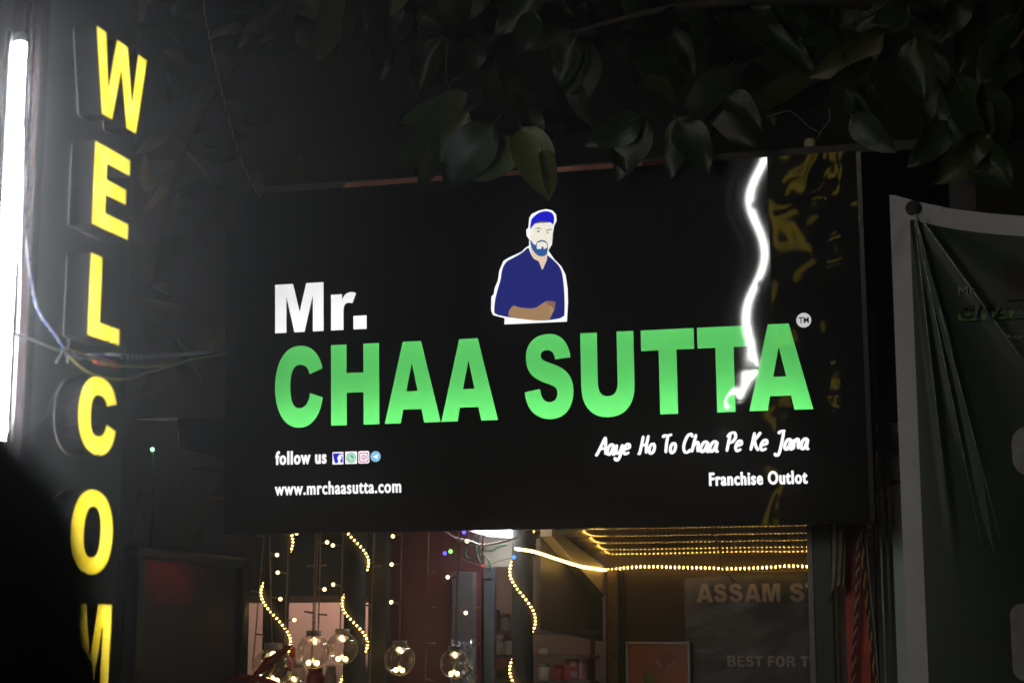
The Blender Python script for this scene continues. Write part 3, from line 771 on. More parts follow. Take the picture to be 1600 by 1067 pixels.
# pipe behind the sign
pp = thing('pipe', 'cream rounded pipe end sticking up behind the sign', 'pipe', onY(1265, 480, .24))
pc = onY(1265.5, 218, .24)
lathe('shaft', [(.023, 2.7), (.023, pc.z-.012), (.021, pc.z-.004), (.015, pc.z+.001), (.006, pc.z+.003)], (pc.x, .24, 0), mat('cream_plastic', (.55, .48, .30), .45), pp, 18)
wt = thing('loose_wire', 'thin pale wire sticking up around the cream pipe end', 'wire', pc)
for P in ([(1197, 184), (1215, 178), (1234, 174), (1248, 184), (1262, 197), (1276, 205)], [(1295, 170), (1297, 182), (1293, 193), (1284, 203), (1278, 215)]):
    tube('strand', smoothpath([onY(x_, y_, .20) for x_, y_ in P]), .0012, m_wwhite, wt, 5)

# printed board ASSAM ...
sb = thing('printed_board', 'dark grey printed board with pale ASSAM lettering on the brown wall', 'poster', onY(1170, 1067, YB-.006))
pa = onY(1070, 900, YB); 
bx0 = pa.x; bz1 = onY(1075, 903, YB).z
m_board = mat('grey_laminate', (.125, .118, .125), .25, var=.35, scale=5, bump=.004, bscale=9)
def wavy_sheet(name, x0, x1, z0, z1, Y, amp, m, parent, nx=24, nz=18):
    V, Fc = [], []
    for j in range(nz+1):
        for i in range(nx+1):
            x = x0+(x1-x0)*i/nx; t = j/nz
            top = z1 + .012*math.sin(i/nx*4.0)
            z = z0+(top-z0)*t
            wv = amp*(t**6)*(math.sin(i*1.9)+math.sin(i*.8+2)+math.cos(j*2.3+i*.5))
            V.append((x, Y-abs(wv), z))
    for j in range(nz):
        for i in range(nx): Fc.append((j*(nx+1)+i, j*(nx+1)+i+1, (j+1)*(nx+1)+i+1, (j+1)*(nx+1)+i))
    return mesh(name, V, Fc, m, parent, True)
wavy_sheet('sheet', bx0, XR+.2, .9, bz1, YB-.004, .006, m_board, sb)
m_print = mat('faded_pale_print', (.66, .60, .62), .5, var=.1)
MB_ = Matrix(((1, 0, 0, 0), (0, 0, -1, YB-.022), (0, 1, 0, 0), (0, 0, 0, 1)))
def board_text(s, spans, pyt, pyb):
    for ch, (x0, x1) in zip(s, spans):
        xa = onY(x0, (pyt+pyb)/2, YB-.022).x; xb = onY(x1, (pyt+pyb)/2, YB-.022).x
        zt = onY(1170, pyt, YB-.022).z; zl = onY(1170, pyb, YB-.022).z
        V, Fc = flat(glyph(ch, xa, xb, zl, zt-zl))
        mesh('letter', [MB_ @ v for v in V], Fc, m_print, sb)
board_text('ASSAMST', [(1088, 1114.5), (1115.5, 1136), (1139, 1160.5), (1163, 1189), (1191, 1219), (1234, 1256.5), (1259, 1281)], 911.5, 940)
board_text('BESTFORTI', [(1136.5, 1150), (1152, 1163.5), (1165, 1178), (1179, 1192), (1200, 1210.5), (1212, 1226.5), (1229, 1243.5), (1251, 1264), (1266, 1269.5)], 1024, 1041)
# orange poster in a frame
op = thing('framed_poster', 'orange framed poster with a green drawing on the brown wall', 'poster', onY(1028, 1067, YB-.03))
q0 = onY(978, 1002, YB-.05); q1 = onY(1078, 1002, YB-.05); zt = q0.z; zb2 = zt-.42
m_or = mat('orange_print', (.62, .20, .085), .35, var=.08, scale=3)
m_frame = mat('steel_frame', (.42, .40, .36), .35, .5)
box('print_sheet', q0.x+.008, q1.x-.008, YB-.048, YB-.03, zb2+.008, zt-.008, m_or, op, 0)
for nm, (x0, x1, z0, z1) in {'a': (q0.x, q1.x, zt-.012, zt), 'b': (q0.x, q1.x, zb2, zb2+.012), 'c': (q0.x, q0.x+.012, zb2+.0125, zt-.0125), 'd': (q1.x-.012, q1.x, zb2+.0125, zt-.0125)}.items():
    box('frame_bar', x0, x1, YB-.06, YB-.032, z0, z1, m_frame, op, .002)
def ondraw(lst): return [(onY(x_, y_, YB-.049).x, onY(x_, y_, YB-.049).z) for x_, y_ in lst]
MP = Matrix(((1, 0, 0, 0), (0, 0, -1, YB-.0495), (0, 1, 0, 0), (0, 0, 0, 1)))
def pflat(name, cs, m, parent, z=0):
    V, Fc = flat(cs, z); return mesh(name, [MP @ v for v in V], Fc, m, parent)
pflat('green_drawing', [curve_round(ondraw([(1004, 1052), (1012, 1049), (1018, 1053), (1022, 1050), (1020, 1068), (1018, 1080), (1008, 1080), (1006, 1062)]))], mat('leaf_green_print', (.22, .36, .03), .4), op)
cc = ondraw([(1039, 1029)])[0]; c3 = ondraw([(1050, 1024)])[0]
m_sk = mat('brown_print', (.22, .09, .06), .4)
pflat('drawn_ring', [disc(cc, .026), disc(cc, .021)], m_sk, op); pflat('drawn_ring', [disc(cc, .013), disc(cc, .009)], m_sk, op)
pflat('drawn_ring', [disc(c3, .016), disc(c3, .011)], mat('mauve_print', (.22, .12, .16), .4), op, .0006)
for p_ in ((1028, 1033), (1032, 1038), (1052, 1034), (1045, 1038)):
    c4 = ondraw([p_])[0]; pflat('drawn_petal', [disc(c4, .006, 8)], m_print, op, .0004)

# ================================================================== CEILING ROPE LIGHT, LAMP
m_bead = emis('warm_bead_glow', (1.0, .60, .13), 26)
m_bead2 = emis('warm_bulb_glow', (1.0, .66, .26), 6)
m_cable = mat('clear_yellowish_cable', (.30, .22, .07), .3, var=.2)
def beads(name, P, r, m, parent):
    V, Fc = [], []
    dirs = [Vector(d) for d in ((1, 0, 0), (-1, 0, 0), (0, 1, 0), (0, -1, 0), (0, 0, 1), (0, 0, -1))]
    tri = [(0, 2, 4), (2, 1, 4), (1, 3, 4), (3, 0, 4), (2, 0, 5), (1, 2, 5), (3, 1, 5), (0, 3, 5)]
    for p in P:
        b = len(V); V += [p+d*r for d in dirs]; Fc += [(b+i, b+j, b+k) for i, j, k in tri]
    o = mesh(name, V, Fc, m, parent, True); o['kind'] = 'stuff'; return o
def rope(label, P, step, r=.0045, group='LED light ropes', m=None):
    P = smoothpath(P, 12)
    t = thing('light_rope', label, 'light rope', P[-1], group)
    tube('cable', P, .0035, m_cable, t, 6)
    beads('beads', [p for p in resample(P, step)], r, m or m_bead, t)
    return t
zr = onY(1100, 886.5, YB-.02).z
P = [Vector((XC+.012, 1.0, onX(812, 858, XC+.012).z))]
for px, py in ((836, 862), (870, 873), (905, 884), (930, 888)):
    P.append(onX(px, py, XC+.012))
P = [onX(806, 857, XC+.012)] + P[1:]
for px, py in ((950, 890), (985, 886), (1020, 885), (1060, 886), (1110, 887), (1150, 888), (1200, 886), (1230, 884), (1275, 885)):
    P.append(onY(px, py, YB-.045))
rope('bright warm LED rope running along the ceiling edge above the board', P, .0205, .0062)
P = [onY(px, py, YB-.05) for px, py in ((1140, 891), (1165, 891), (1190, 893), (1215, 893), (1240, 892), (1275, 891))]
rope('dim red LED rope under the bright ceiling rope at right', P, .028, .0035, m=emis('red_bead_glow', (1, .09, .02), 1.6))
def helix(cx, cy, r, z0, z1, turns, ph):
    n = int(turns*26); return [Vector((cx+r*math.cos(ph+2*math.pi*turns*k/n), cy+r*math.sin(ph+2*math.pi*turns*k/n), z0+(z1-z0)*k/n)) for k in range(n+1)]
def wound(label, col, pyA, pyB, dirn=1, rot=0.0):
    """rope climbing a column: crosses the front once between two image rows"""
    cx, cy, r = col; Y = cy-r
    za = onY(800, pyA, Y).z; zb = onY(800, pyB, Y).z          # one front pass (half turn)
    half = (za-zb); pitch = half*1.75
    z1 = 2.15; z0 = 1.15
    t0 = (za+zb)/2
    turns = (z1-z0)/pitch
    # at z=t0 the rope is at the front (angle -90 deg)
    ph = -math.pi/2 - dirn*2*math.pi*(t0-z0)/pitch
    P = helix(cx, cy, r+.006, z0, z1, turns, 0)
    n = len(P)-1
    P = [Vector((cx+(r+.007)*math.cos(ph+dirn*2*math.pi*turns*k/n), cy+(r+.007)*math.sin(ph+dirn*2*math.pi*turns*k/n), z0+(z1-z0)*k/n)) for k in range(n+1)]
    return rope(label, P, .0185, .0055)
wound('warm LED rope wound round the leftmost dark column', cA, 905, 1000, -1)
wound('warm LED rope wound round the dark column before the pink wall', cB, 928, 1003, -1)
wound('warm LED rope wound round the column under the white lamp', cC, 880, 968, -1)

wlamp = thing('batten_lamp', 'white glaring batten lamp just under the black sign', 'lamp', onY(815, 842, .9))
le = onY(802, 838, 1.0)
m_lamp = emis('cool_batten_glow', (.90, .96, 1.0), 26)
box('diffuser', le.x-.030, le.x+.030, .42, 1.0, le.z-.006, le.z+.028, m_lamp, wlamp, .012)
box('housing', le.x-.036, le.x+.036, .40, 1.004, le.z+.029, le.z+.050, m_plast, wlamp, .004)
box('bracket', le.x-.058, le.x-.040, .38, .98, le.z+.005, le.z+.022, m_frame, wlamp, .003)
m_wpink = mat('pink_wire', (.55, .33, .34), .45)
twisted('pink_wire', [onY(a, b, .45) for a, b in ((690, 826), (700, 833), (712, 840), (735, 845), (752, 851), (775, 848), (798, 843), (808, 839))], .0026, .035, m_wpink, m_wwhite,
        'lower pink and white twisted wire looping below the batten lamp', 'wire')
twisted('pink_wire', [onY(a, b, .5) for a, b in ((728, 826), (745, 832), (770, 839), (795, 841), (810, 841))], .0026, .035, m_wpink, m_wwhite,
        'upper pink and white twisted wire close under the batten lamp', 'wire')
cl = thing('cable_tangle', 'tangle of dark green cable on the beige patch of wall', 'wire', onY(745, 880, .9))
for P in ([(742, 828), (744, 850), (746, 868), (752, 882)], [(752, 828), (749, 848), (752, 866), (755, 884)], [(745, 853), (732, 853), (727, 866), (735, 873), (747, 862), (751, 852)], [(752, 858), (768, 860), (778, 854), (792, 850)], [(748, 855), (756, 866), (764, 876), (768, 892)]):
    tube('cable', smoothpath([onY(a, b, .90) for a, b in P]), .0045, mat('dark_green_cable', (.02, .05, .03), .5), cl, 6)
sw = twisted('drop_wire', [onY(a, b, 1.3) for a, b in ((1085, 823), (1110, 832), (1121, 845), (1124, 862), (1127, 882), (1138, 898), (1150, 910))], .0022, .05, mat('brick_red_wire', (.25, .05, .03), .5), m_wblk,
             'thin red and black wire dropping from the ceiling over the board', 'wire')

# ================================================================== FAIRY-LIGHT STRINGS AND GLOBES
m_string = mat('brown_string_wire', (.34, .22, .13), .5)
m_stem = mat('bulb_stem', (.42, .30, .16), .4)
YS = .22
def bulb_mesh(lit):
    V, Fc = tubegeo([(0, 0, 0), (.020, 0, .001), (.034, 0, 0)], .0038, 6)
    k = len(Fc)
    if lit:
        bm = bmesh.new(); bmesh.ops.create_icosphere(bm, subdivisions=2, radius=.0075)
        b = len(V); V += [v.co+Vector((.038, 0, 0)) for v in bm.verts]; Fc += [tuple(b+v.index for v in f.verts) for f in bm.faces]; bm.free()
    return meshdata('bulb', V, Fc, [m_stem, m_bead2], True, [0]*k+[1]*(len(Fc)-k))
bulb_on, bulb_off = bulb_mesh(True), bulb_mesh(False)
def zs(x, y): return (360+x/3.478, 800+y/3.478)
def string(label, a, b, lit, unlit, Y=YS):
    A = onY(*a, Y); B = onY(*b, Y)
    A2 = A + (A-B).normalized()*.06
    t = thing('fairy_light_string', label, 'light string', B, 'fairy light strings hanging under the sign')
    n = 26; P1, P2 = [], []
    for k in range(n*3+1):
        p = A2.lerp(B, k/(n*3)); an = k*1.05
        P1.append(p+Vector((.0022*math.cos(an), .0022*math.sin(an), 0))); P2.append(p-Vector((.0022*math.cos(an), .0022*math.sin(an), 0)))
    tube('wire', P1, .0016, m_string, t, 5); tube('wire', P2, .0016, m_string, t, 5)
    for lst, me in ((lit, bulb_on), (unlit, bulb_off)):
        for (x, y) in lst:
            Pt = onY(*zs(x, y), Y)
            tt = (Pt.z-A.z)/(B.z-A.z); base = A.lerp(B, tt)
            s = 1 if Pt.x > base.x else -1
            base = base + Vector((0, 0, random.uniform(-.004, .004)))
            M = Matrix.Translation(base) @ Matrix.Rotation(0 if s > 0 else math.pi, 4, 'Z') @ Matrix.Rotation(random.uniform(-.25, .25), 4, 'Y') @ Matrix.Rotation(random.uniform(-.4, .4), 4, 'Z')
            link('bulb', me, t, M)
    return t
string('leftmost fairy light string, slanting, with only unlit bulbs', zs(185, 105), zs(120, 850), [], [(150, 130), (120, 430), (165, 665)])
string('fairy light string with two lit bulbs above the leftmost globe', zs(212, 105), zs(227, 735), [(235, 227), (248, 462)], [])
string('fairy light string with three lit bulbs next to the leftmost column', zs(318, 105), zs(295, 720), [(335, 118), (296, 335), (337, 593)], [])
string('fairy light string passing in front of the second globe', zs(463, 105), zs(440, 860), [], [(435, 295), (405, 543)], YS-.03)
string('fairy light string with two lit bulbs that carries the second globe', zs(476, 105), zs(456, 645), [(503, 175), (513, 420)], [])
string('fairy light string with unlit bulbs just behind the second globe', zs(490, 105), zs(478, 645), [], [(505, 295), (508, 560)], YS+.03)
string('fairy light string with two lit bulbs above the third globe', zs(612, 105), zs(597, 640), [(590, 187), (588, 403)], [], YS+.02)
string('fairy light string with unlit bulbs at the black post', zs(780, 105), zs(755, 960), [], [(800, 293), (735, 505), (745, 715)])
string('fairy light string with three lit bulbs in front of the maroon wall', zs(932, 105), zs(918, 705), [(905, 120), (888, 288), (878, 501)], [])
string('fairy light string with unlit bulbs in the middle of the maroon wall', zs(1077, 105), zs(1058, 960), [], [(1095, 330), (1085, 515), (1085, 718), (1080, 907)])
string('fairy light string with three lit bulbs above the rightmost globe', zs(1240, 105), zs(1224, 740), [(1270, 165), (1194, 355), (1243, 538)], [])
string('rightmost fairy light string, unlit, beside the blue grey post', zs(1372, 105), zs(1358, 960), [], [(1400, 365), (1345, 525), (1345, 715)])

m_glass = bpy.data.materials.new('clear_globe_glass'); m_glass.use_nodes = True
_n, _l = m_glass.node_tree.nodes, m_glass.node_tree.links; _n.clear()
tr = _n.new('ShaderNodeBsdfTransparent'); tr.inputs[0].default_value = (.97, .95, .93, 1)
gl = _n.new('ShaderNodeBsdfGlossy'); gl.inputs['Roughness'].default_value = .04
lw = _n.new('ShaderNodeLayerWeight'); lw.inputs[0].default_value = .42
ns = _n.new('ShaderNodeTexNoise'); ns.inputs['Scale'].default_value = 30
mr = _n.new('ShaderNodeMapRange'); mr.inputs['To Min'].default_value = .06; mr.inputs['To Max'].default_value = .40
_l.new(lw.outputs['Fresnel'], mr.inputs[0])
mxs = _n.new('ShaderNodeMixShader'); _l.new(mr.outputs[0], mxs.inputs[0]); _l.new(tr.outputs[0], mxs.inputs[1]); _l.new(gl.outputs[0], mxs.inputs[2])
tl_ = _n.new('ShaderNodeBsdfTranslucent'); tl_.inputs[0].default_value = (.85, .80, .70, 1)
lw2 = _n.new('ShaderNodeLayerWeight'); lw2.inputs[0].default_value = .5
mr2 = _n.new('ShaderNodeMapRange'); mr2.inputs['From Min'].default_value = .62; mr2.inputs['To Min'].default_value = .02; mr2.inputs['To Max'].default_value = .45
_l.new(lw2.outputs['Facing'], mr2.inputs[0])
mx3 = _n.new('ShaderNodeMixShader'); _l.new(mr2.outputs[0], mx3.inputs[0]); _l.new(mxs.outputs[0], mx3.inputs[1]); _l.new(tl_.outputs[0], mx3.inputs[2])
oo = _n.new('ShaderNodeOutputMaterial'); _l.new(mx3.outputs[0], oo.inputs[0])
m_capg = mat('frosted_globe_cap', (.44, .36, .29), .4)
def globe(label, x, y, rz, Y=YS, wires=True):
    c = onY(*zs(x, y), Y); r = rz/3.478/FPX*(c-CAM).length
    t = thing('globe_light', label, 'globe light', c-Vector((0, 0, r)), 'clear globe lights hanging under the sign')
    prof = [(r*math.sin(a), -r*math.cos(a)) for a in [math.pi*(k+.25)/20*.86 for k in range(21)]]
    lathe('globe', prof, c, m_glass, t, 32)
    zt = c.z + r*.905
    rc = r*.46
    lathe('cap', [(rc*.98, zt-r*.02), (rc, zt), (rc, zt+r*.28), (rc*.9, zt+r*.31), (rc*.25, zt+r*.32)], (c.x, c.y, 0), m_capg, t, 20)
    k = 0
    spots = [(-.02, .64), (.10, .52), (-.26, -.66), (.22, -.68), (-.03, -.52)]
    P = [Vector((c.x, c.y, zt))]
    for sx, sz in spots:
        p = c+Vector((sx*r, random.uniform(-.1, .1)*r, sz*r))
        bm = bmesh.new(); bmesh.ops.create_icosphere(bm, subdivisions=2, radius=r*(.17, .12, .17, .17, .10)[len(P)-1])
        V = [v.co+p for v in bm.verts]; Fc = [tuple(v.index for v in f.verts) for f in bm.faces]; bm.free()
        mesh('bulb', V, Fc, m_bead2, t, True)
        P.append(p)
    P = [P[0], P[1], c+Vector((.12*r, 0, .1*r)), c+Vector((-.08*r, .05*r, -.25*r)), P[5], P[3]]
    tube('copper_wire', smoothpath(P, 8), .0011, mat('copper_thread', (.75, .55, .25), .3, .8), t, 5)
    return t
globe('leftmost and largest globe light behind the red petals', 230, 842, 105)
globe('globe light in front of the pink wall, left of its pair', 452, 755, 90)
globe('globe light behind its neighbour, before the second column', 607, 738, 84, YS+.10)
globe('globe light hanging in front of the maroon wall', 920, 800, 82)
globe('rightmost globe light in front of the mauve grey upright', 1217, 822, 77)
globe('low globe light cut off by the bottom edge at left', 340, 950, 70, YS+.06)

# coloured fairy lights near the lamp
cf = thing('coloured_fairy_lights', 'tiny blue, green and red lights around the batten lamp', 'light string', onY(754, 883, .4))
Pc = [onY(a, b, .4) for a, b in ((725, 831), (704, 861), (695, 864), (716, 872), (754, 883), (780, 876), (803, 870))]
tube('cable', smoothpath(Pc), .0014, mat('dark_green_cable', (.02, .05, .03), .5), cf, 5)
for (px, py), cn, cv in (((725, 831), 'blue', (.12, .10, 1)), ((695, 864), 'blue', (.12, .10, 1)), ((803, 870), 'blue_b', (.08, .25, 1)), ((704, 861), 'green', (.25, 1, .15)), ((754, 883), 'red', (1, .06, .06))):
    p = onY(px, py, .4); bm = bmesh.new(); bmesh.ops.create_icosphere(bm, subdivisions=2, radius=.0085 if cn != 'red' else .006)
    V = [v.co+p for v in bm.verts]; Fc = [tuple(v.index for v in f.verts) for f in bm.faces]; bm.free()
    mesh('bulb', V, Fc, emis(cn+'_bulb_glow', cv, 2.2), cf, True)

# red pointed petals
m_petal = mat('red_paper', (.42, .030, .018), .55, var=.2, scale=20)
def petal(A, B, wd, parent, bend=.02):
    P, Q, Fc = [], [], []; n = 12; ax = (B-A); side = ax.cross(Vector((0, 1, 0))).normalized()
    V = []
    for i in range(n+1):
        t = i/n; c = A.lerp(B, t)+Vector((0, -bend*math.sin(math.pi*t), 0)); ww = wd*(math.sin(math.pi*min(1, t*.80+.12)))**.8 if t < 1 else wd*.18
        V += [c+side*ww, c+Vector((0, -wd*.45, 0)), c-side*ww, c+Vector((0, wd*.15, 0))]
    for i in range(n):
        for k in range(4): Fc.append((4*i+k, 4*i+(k+1) % 4, 4*i+4+(k+1) % 4, 4*i+4+k))
    Fc += [(3, 2, 1, 0), (4*n, 4*n+1, 4*n+2, 4*n+3)]
    return mesh('petal', V, Fc, m_petal, parent, True)
rp = thing('red_paper_star', 'red pointed paper star in front of the leftmost globe', 'decoration', onY(398, 1058, .08))
A = onY(396, 1057, .08)
petal(A, onY(457, 1007, .08), .017, rp); petal(A, onY(452, 1075, .08), .015, rp); petal(A, onY(372, 1100, .08), .015, rp); petal(A, onY(410, 1110, .10), .015, rp); petal(A, onY(350, 1062, .14), .015, rp)

# things inside the lit room and on the shelves
def jar(label, px, py, wpx, hpx, Y, m, mcap, cat='jar', capr=.8):
    a = onY(px-wpx/2, py, Y); b = onY(px+wpx/2, py, Y); r = (b-a).length/2; zt = onY(px, py, Y).z; h = hpx/FPX*(a-CAM).length
    c = (a+b)/2; t = thing('jar' if cat == 'jar' else cat, label, cat, (c.x, Y, zt-h), 'jars and tins on the stall shelves')
    lathe('body', [(r*.9, zt-h), (r, zt-h*.95), (r, zt-h*.3), (r*.82, zt-h*.2)], (c.x, Y, 0), m, t, 18)
    lathe('lid', [(r*capr, zt-h*.195), (r*capr, zt-.004), (r*capr*.9, zt)], (c.x, Y, 0), mcap, t, 18)
m_redtin = mat('red_tin', (.42, .045, .030), .4); m_crm = mat('cream_jar', (.55, .45, .33), .4); m_ylw = mat('yellow_green_pack', (.34, .36, .06), .4); m_wht = mat('white_lid', (.6, .58, .55), .4); m_brn = mat('brown_jar', (.20, .11, .05), .35)
def shelf(label, px0, px1, py, Y, dep=.22):
    a = onY(px0, py, Y); b = onY(px1, py, Y); t = thing('shelf', label, 'shelf', ((a.x+b.x)/2, Y, a.z))
    box('board', a.x, b.x, Y-dep/2, Y+dep/2, a.z-.018, a.z, mat('shelf_wood', (.13, .09, .06), .5), t)
    for x in (a.x+.02, b.x-.04): box('support', x, x+.02, Y+dep/2-.03, Y+dep/2-.005, FL, a.z-.019, mat('shelf_wood', (.13, .09, .06), .5), t)
shelf('counter in the pink room under the red tin', 440, 600, 1090, 2.35, .4)
jar('tall red tin on the counter of the pink room', 493, 1041, 26, 49, 2.25, m_redtin, m_redtin)
jar('cream jar right of the tall red tin', 517, 1040, 18, 50, 2.3, m_crm, m_wht)
jar('yellowish jar at the foot of the second column', 572, 1042, 20, 48, 2.3, m_brn, m_crm)
jar('pale jar under the two small pictures', 565, 1012, 16, 78, 2.45, m_crm, m_wht)
jar('small red pot left of the second globe', 456, 1010, 14, 80, 2.3, m_redtin, m_redtin)
jar('pale pot left of the tall red tin', 467, 1030, 20, 60, 2.3, m_crm, m_wht)
for lab, px, py in (('upper small dark picture on the pink wall', 563, 984), ('lower small dark picture on the pink wall', 563, 1004)):
    a = onY(px-7, py, 2.72); t = thing('small_picture', lab, 'picture', a, 'small pictures on the pink wall')
    h = 14/FPX*8.8
    box('frame', a.x, a.x+h, 2.715, 2.745, a.z-h*.95, a.z, m_black_paint, t); box('print', a.x+.006, a.x+h-.006, 2.711, 2.7145, a.z-h*.95+.006, a.z-.006, mat('dark_green_print', (.05, .06, .03), .5), t, 0)
for row, (py, Y) in enumerate(((985, 1.75), (1022, 1.75), (1062, 1.75))):
    shelf(('upper', 'middle', 'lower')[row]+' display shelf beside the column under the lamp', 774, 930, py, Y, .2)
jl = [(('dusty yellow jar on the upper shelf', 790, 958, 18, 27, m_crm, m_brn)), (('brown jar on the upper shelf nearest the maroon wall', 775, 952, 14, 33, m_brn, m_brn)), (('dim cream jar on the upper shelf right of the column', 872, 962, 22, 23, m_brn, m_crm)),
      (('cream jar on the middle shelf left of the column', 779, 998, 18, 24, m_crm, m_crm)), (('grey jar on the middle shelf next to the column', 795, 995, 16, 27, m_wht, m_brn)), (('cream tub on the middle shelf right of the column', 850, 1012, 19, 10, m_crm, m_crm)),
      (('yellow green packet jar on the lower shelf left of the column', 788, 1040, 26, 22, m_ylw, m_ylw)), (('cream tub on the lower shelf right of the column', 850, 1035, 20, 27, m_crm, m_wht)), (('red tin on the lower shelf beside the cream tub', 873, 1038, 18, 24, m_redtin, m_redtin))]
for lab, px, py, wp, hp, mb, mc in jl: jar(lab, px, py, wp, hp, 1.72, mb, mc)
def carton(label, px0, px1, py0, py1, Y, m, m2):
    a = onY(px0, py1, Y); b = onY(px1, py0, Y); t = thing('carton', label, 'carton', ((a.x+b.x)/2, Y, a.z), 'red cartons on the stall shelves')
    box('body', a.x, b.x, Y, Y+.07, a.z, b.z, m, t); w_ = b.x-a.x
    box('label_panel', a.x+w_*.5, b.x-.004, Y-.003, Y-.0005, a.z+.01, b.z-.01, m2, t, 0)
m_lil = mat('lilac_print', (.30, .22, .27), .4)
carton('red and lilac carton at the top of the right-hand pile', 881, 902, 1029, 1043.5, 1.68, m_redtin, m_lil)
carton('red and lilac carton lower in the right-hand pile', 881, 903, 1044.5, 1061, 1.68, m_redtin, m_lil)
carton('narrow lilac carton at the right end of the pile', 904, 917, 1030, 1061, 1.68, m_lil, m_redtin)
carton('red carton left of the column on the middle shelf', 763, 800, 1027, 1041, 1.6, m_redtin, m_brn)
# crumpled clear plastic bag on the grey upright
pb = thing('plastic_bag', 'crumpled silvery plastic bag on the mauve grey upright', 'bag', onY(722, 1080, .80))
V, Fc = [], []; n = 14; rnd = random.Random(3)
a = onY(706, 996, .80); b = onY(739, 996, .80); zlo = onY(722, 1100, .80).z
for j in range(n+1):
    for i in range(n+1):
        t = i/n; s = j/n
        V.append((a.x+(b.x-a.x)*t + rnd.uniform(-.004, .004), .80-.03*math.sin(math.pi*t)*(.4+.6*s)+rnd.uniform(-.010, .010), a.z+(zlo-a.z)*s-.02*math.sin(math.pi*t)*(1-s)+rnd.uniform(-.003, .003)))
for j in range(n):
    for i in range(n): Fc.append((j*(n+1)+i, j*(n+1)+i+1, (j+1)*(n+1)+i+1, (j+1)*(n+1)+i))
k0 = len(V); V += [(x, .845, z) for x, y, z in V[:]]
Fc += [tuple(k0+i for i in f)[::-1] for f in Fc[:]]
mesh('film', V, Fc, mat('silver_film', (.30, .31, .34), .22, .3, var=.2), pb)
# bulb lighting the pink room
rb = thing('room_lamp', 'warm lamp behind the dark header lighting the pink wall', 'lamp', (onY(490, 900, 1.9).x, 1.9, 1.99))
xr = onY(556, 900, 1.9).x
lathe('bulb', [(.012, 2.05), (.03, 2.03), (.04, 2.0), (.03, 1.965), (.008, 1.955)], (xr, 1.9, 0), emis('room_bulb_glow', (1, .64, .46), 560), rb, 16)
lathe('socket', [(.018, 2.11), (.018, 2.051)], (xr, 1.9, 0), m_black_paint, rb, 12)

# ================================================================== RIGHT: WIRES, CLOTH, BANNER
twisted('twisted_wire', [onY(a, b, .30) for a, b in ((1346, 800), (1341, 870), (1339, 940), (1335, 1010), (1333, 1075), (1330, 1150))], .0048, .055, m_wgrey, mat('maroon_wire', (.12, .03, .03), .5),
        'grey twisted wire hanging in front of the red post', 'wire')
twisted('twisted_wire', [onY(a, b, .30) for a, b in ((1346, 810), (1349, 880), (1356, 950), (1362, 1010), (1368, 1067), (1374, 1150))], .0042, .075, mat('mustard_wire', (.48, .30, .03), .5), m_wblk,
        'yellow and black twisted wire right of the grey one', 'wire')
tc_ = thing('thin_cord', 'thin dark cord hanging right of the yellow twisted wire', 'wire', onY(1376, 1067, .32))
tube('strand', smoothpath([onY(a, b, .30) for a, b in ((1352, 815), (1358, 900), (1366, 980), (1373, 1067), (1378, 1150))]), .0025, m_wgrey, tc_, 6)
rag = thing('cloth_rag', 'greyish olive cloth strip hanging by the red post', 'cloth', onY(1310, 945, .24))
V, Fc = [], []; nx, nz = 16, 22
for j in range(nz+1):
    t = j/nz; lx = 1297+3*math.sin(t*3) - (10*max(0, t-.86)/.14); rx = 1322-4*t - (14*max(0, t-.8)/.2)
    py = 806+134*t
    for i in range(nx+1):
        s = i/nx; p = onY(lx+(rx-lx)*s, py - (8*s if t > .8 else 0)*((t-.8)/.2 if t > .8 else 0)*3, .25)
        V.append(p+Vector((0, .012*math.sin(s*14+t*2)*(1-.3*t), 0)))
for j in range(nz):
    for i in range(nx): Fc.append((j*(nx+1)+i, j*(nx+1)+i+1, (j+1)*(nx+1)+i+1, (j+1)*(nx+1)+i))
k0 = len(V); V += [v+Vector((0, .003, 0)) for v in V[:]]; Fc += [tuple(k0+i for i in f)[::-1] for f in Fc[:]]
mesh('drape', V, Fc, mat('olive_cloth', (.25, .235, .17), .9, var=.3, scale=25, bump=.001, bscale=300), rag, True)

YN = -.22
bn = thing('banner', 'dark green flex banner with white hem tied at its corner', 'banner', onY(1500, 1067, YN))
T0 = onY(1427, 326, YN)
def ridge(x, s, wd):
    d = abs(x)/wd; return s*max(0, 1-d)
BX0 = onY(1405, 700, YN).x
def banner_top(x):
    px_t = (x-BX0)/(onY(1600, 340, YN).x-BX0)
    zA = onY(1402, 304, YN).z
    return zA - .004*px_t - .055*(1-math.exp(-max(0, px_t-.05)*2.4)) - (.05*px_t)
CREASES = ((.072, .010, .016), (.152, .011, .013), (.206, .010, .013), (.555, .012, .022))   # angle from plumb, height, half-width
def banner_y(x, z):
    dx, dz = x-T0.x, T0.z-z
    r = math.hypot(dx, dz); y = 0
    if dz > 0 and r > .01:
        an = math.atan2(dx, dz)
        for i, (a0, hh, wd) in enumerate(CREASES):
            lim = 2.0 if i else 1.0
            L = (1.25, .95, .95, .75)[i]
            fade = min(1, r/.06)*max(0, 1-max(0, r-L*.6)/(L*.4))
            y += ridge((an-a0)*r, hh, wd*(1+r*.5))*fade
        y += .007*math.sin(an*9+1)*min(1, r*2) + .010*math.sin(x*7+z*2)
    return YN - y
def banner_xy(i, j, nx, nz):
    pass
nx, nz = 150, 150
V, Fc = [], []
BX1 = BX0+1.15; BZ0 = .9
for j in range(nz+1):
    for i in range(nx+1):
        x = BX0+(BX1-BX0)*(i/nx)**1.25
        zt_ = banner_top(x); z = BZ0+(zt_-BZ0)*(j/nz)
        V.append(Vector((x, banner_y(x, z), z)))
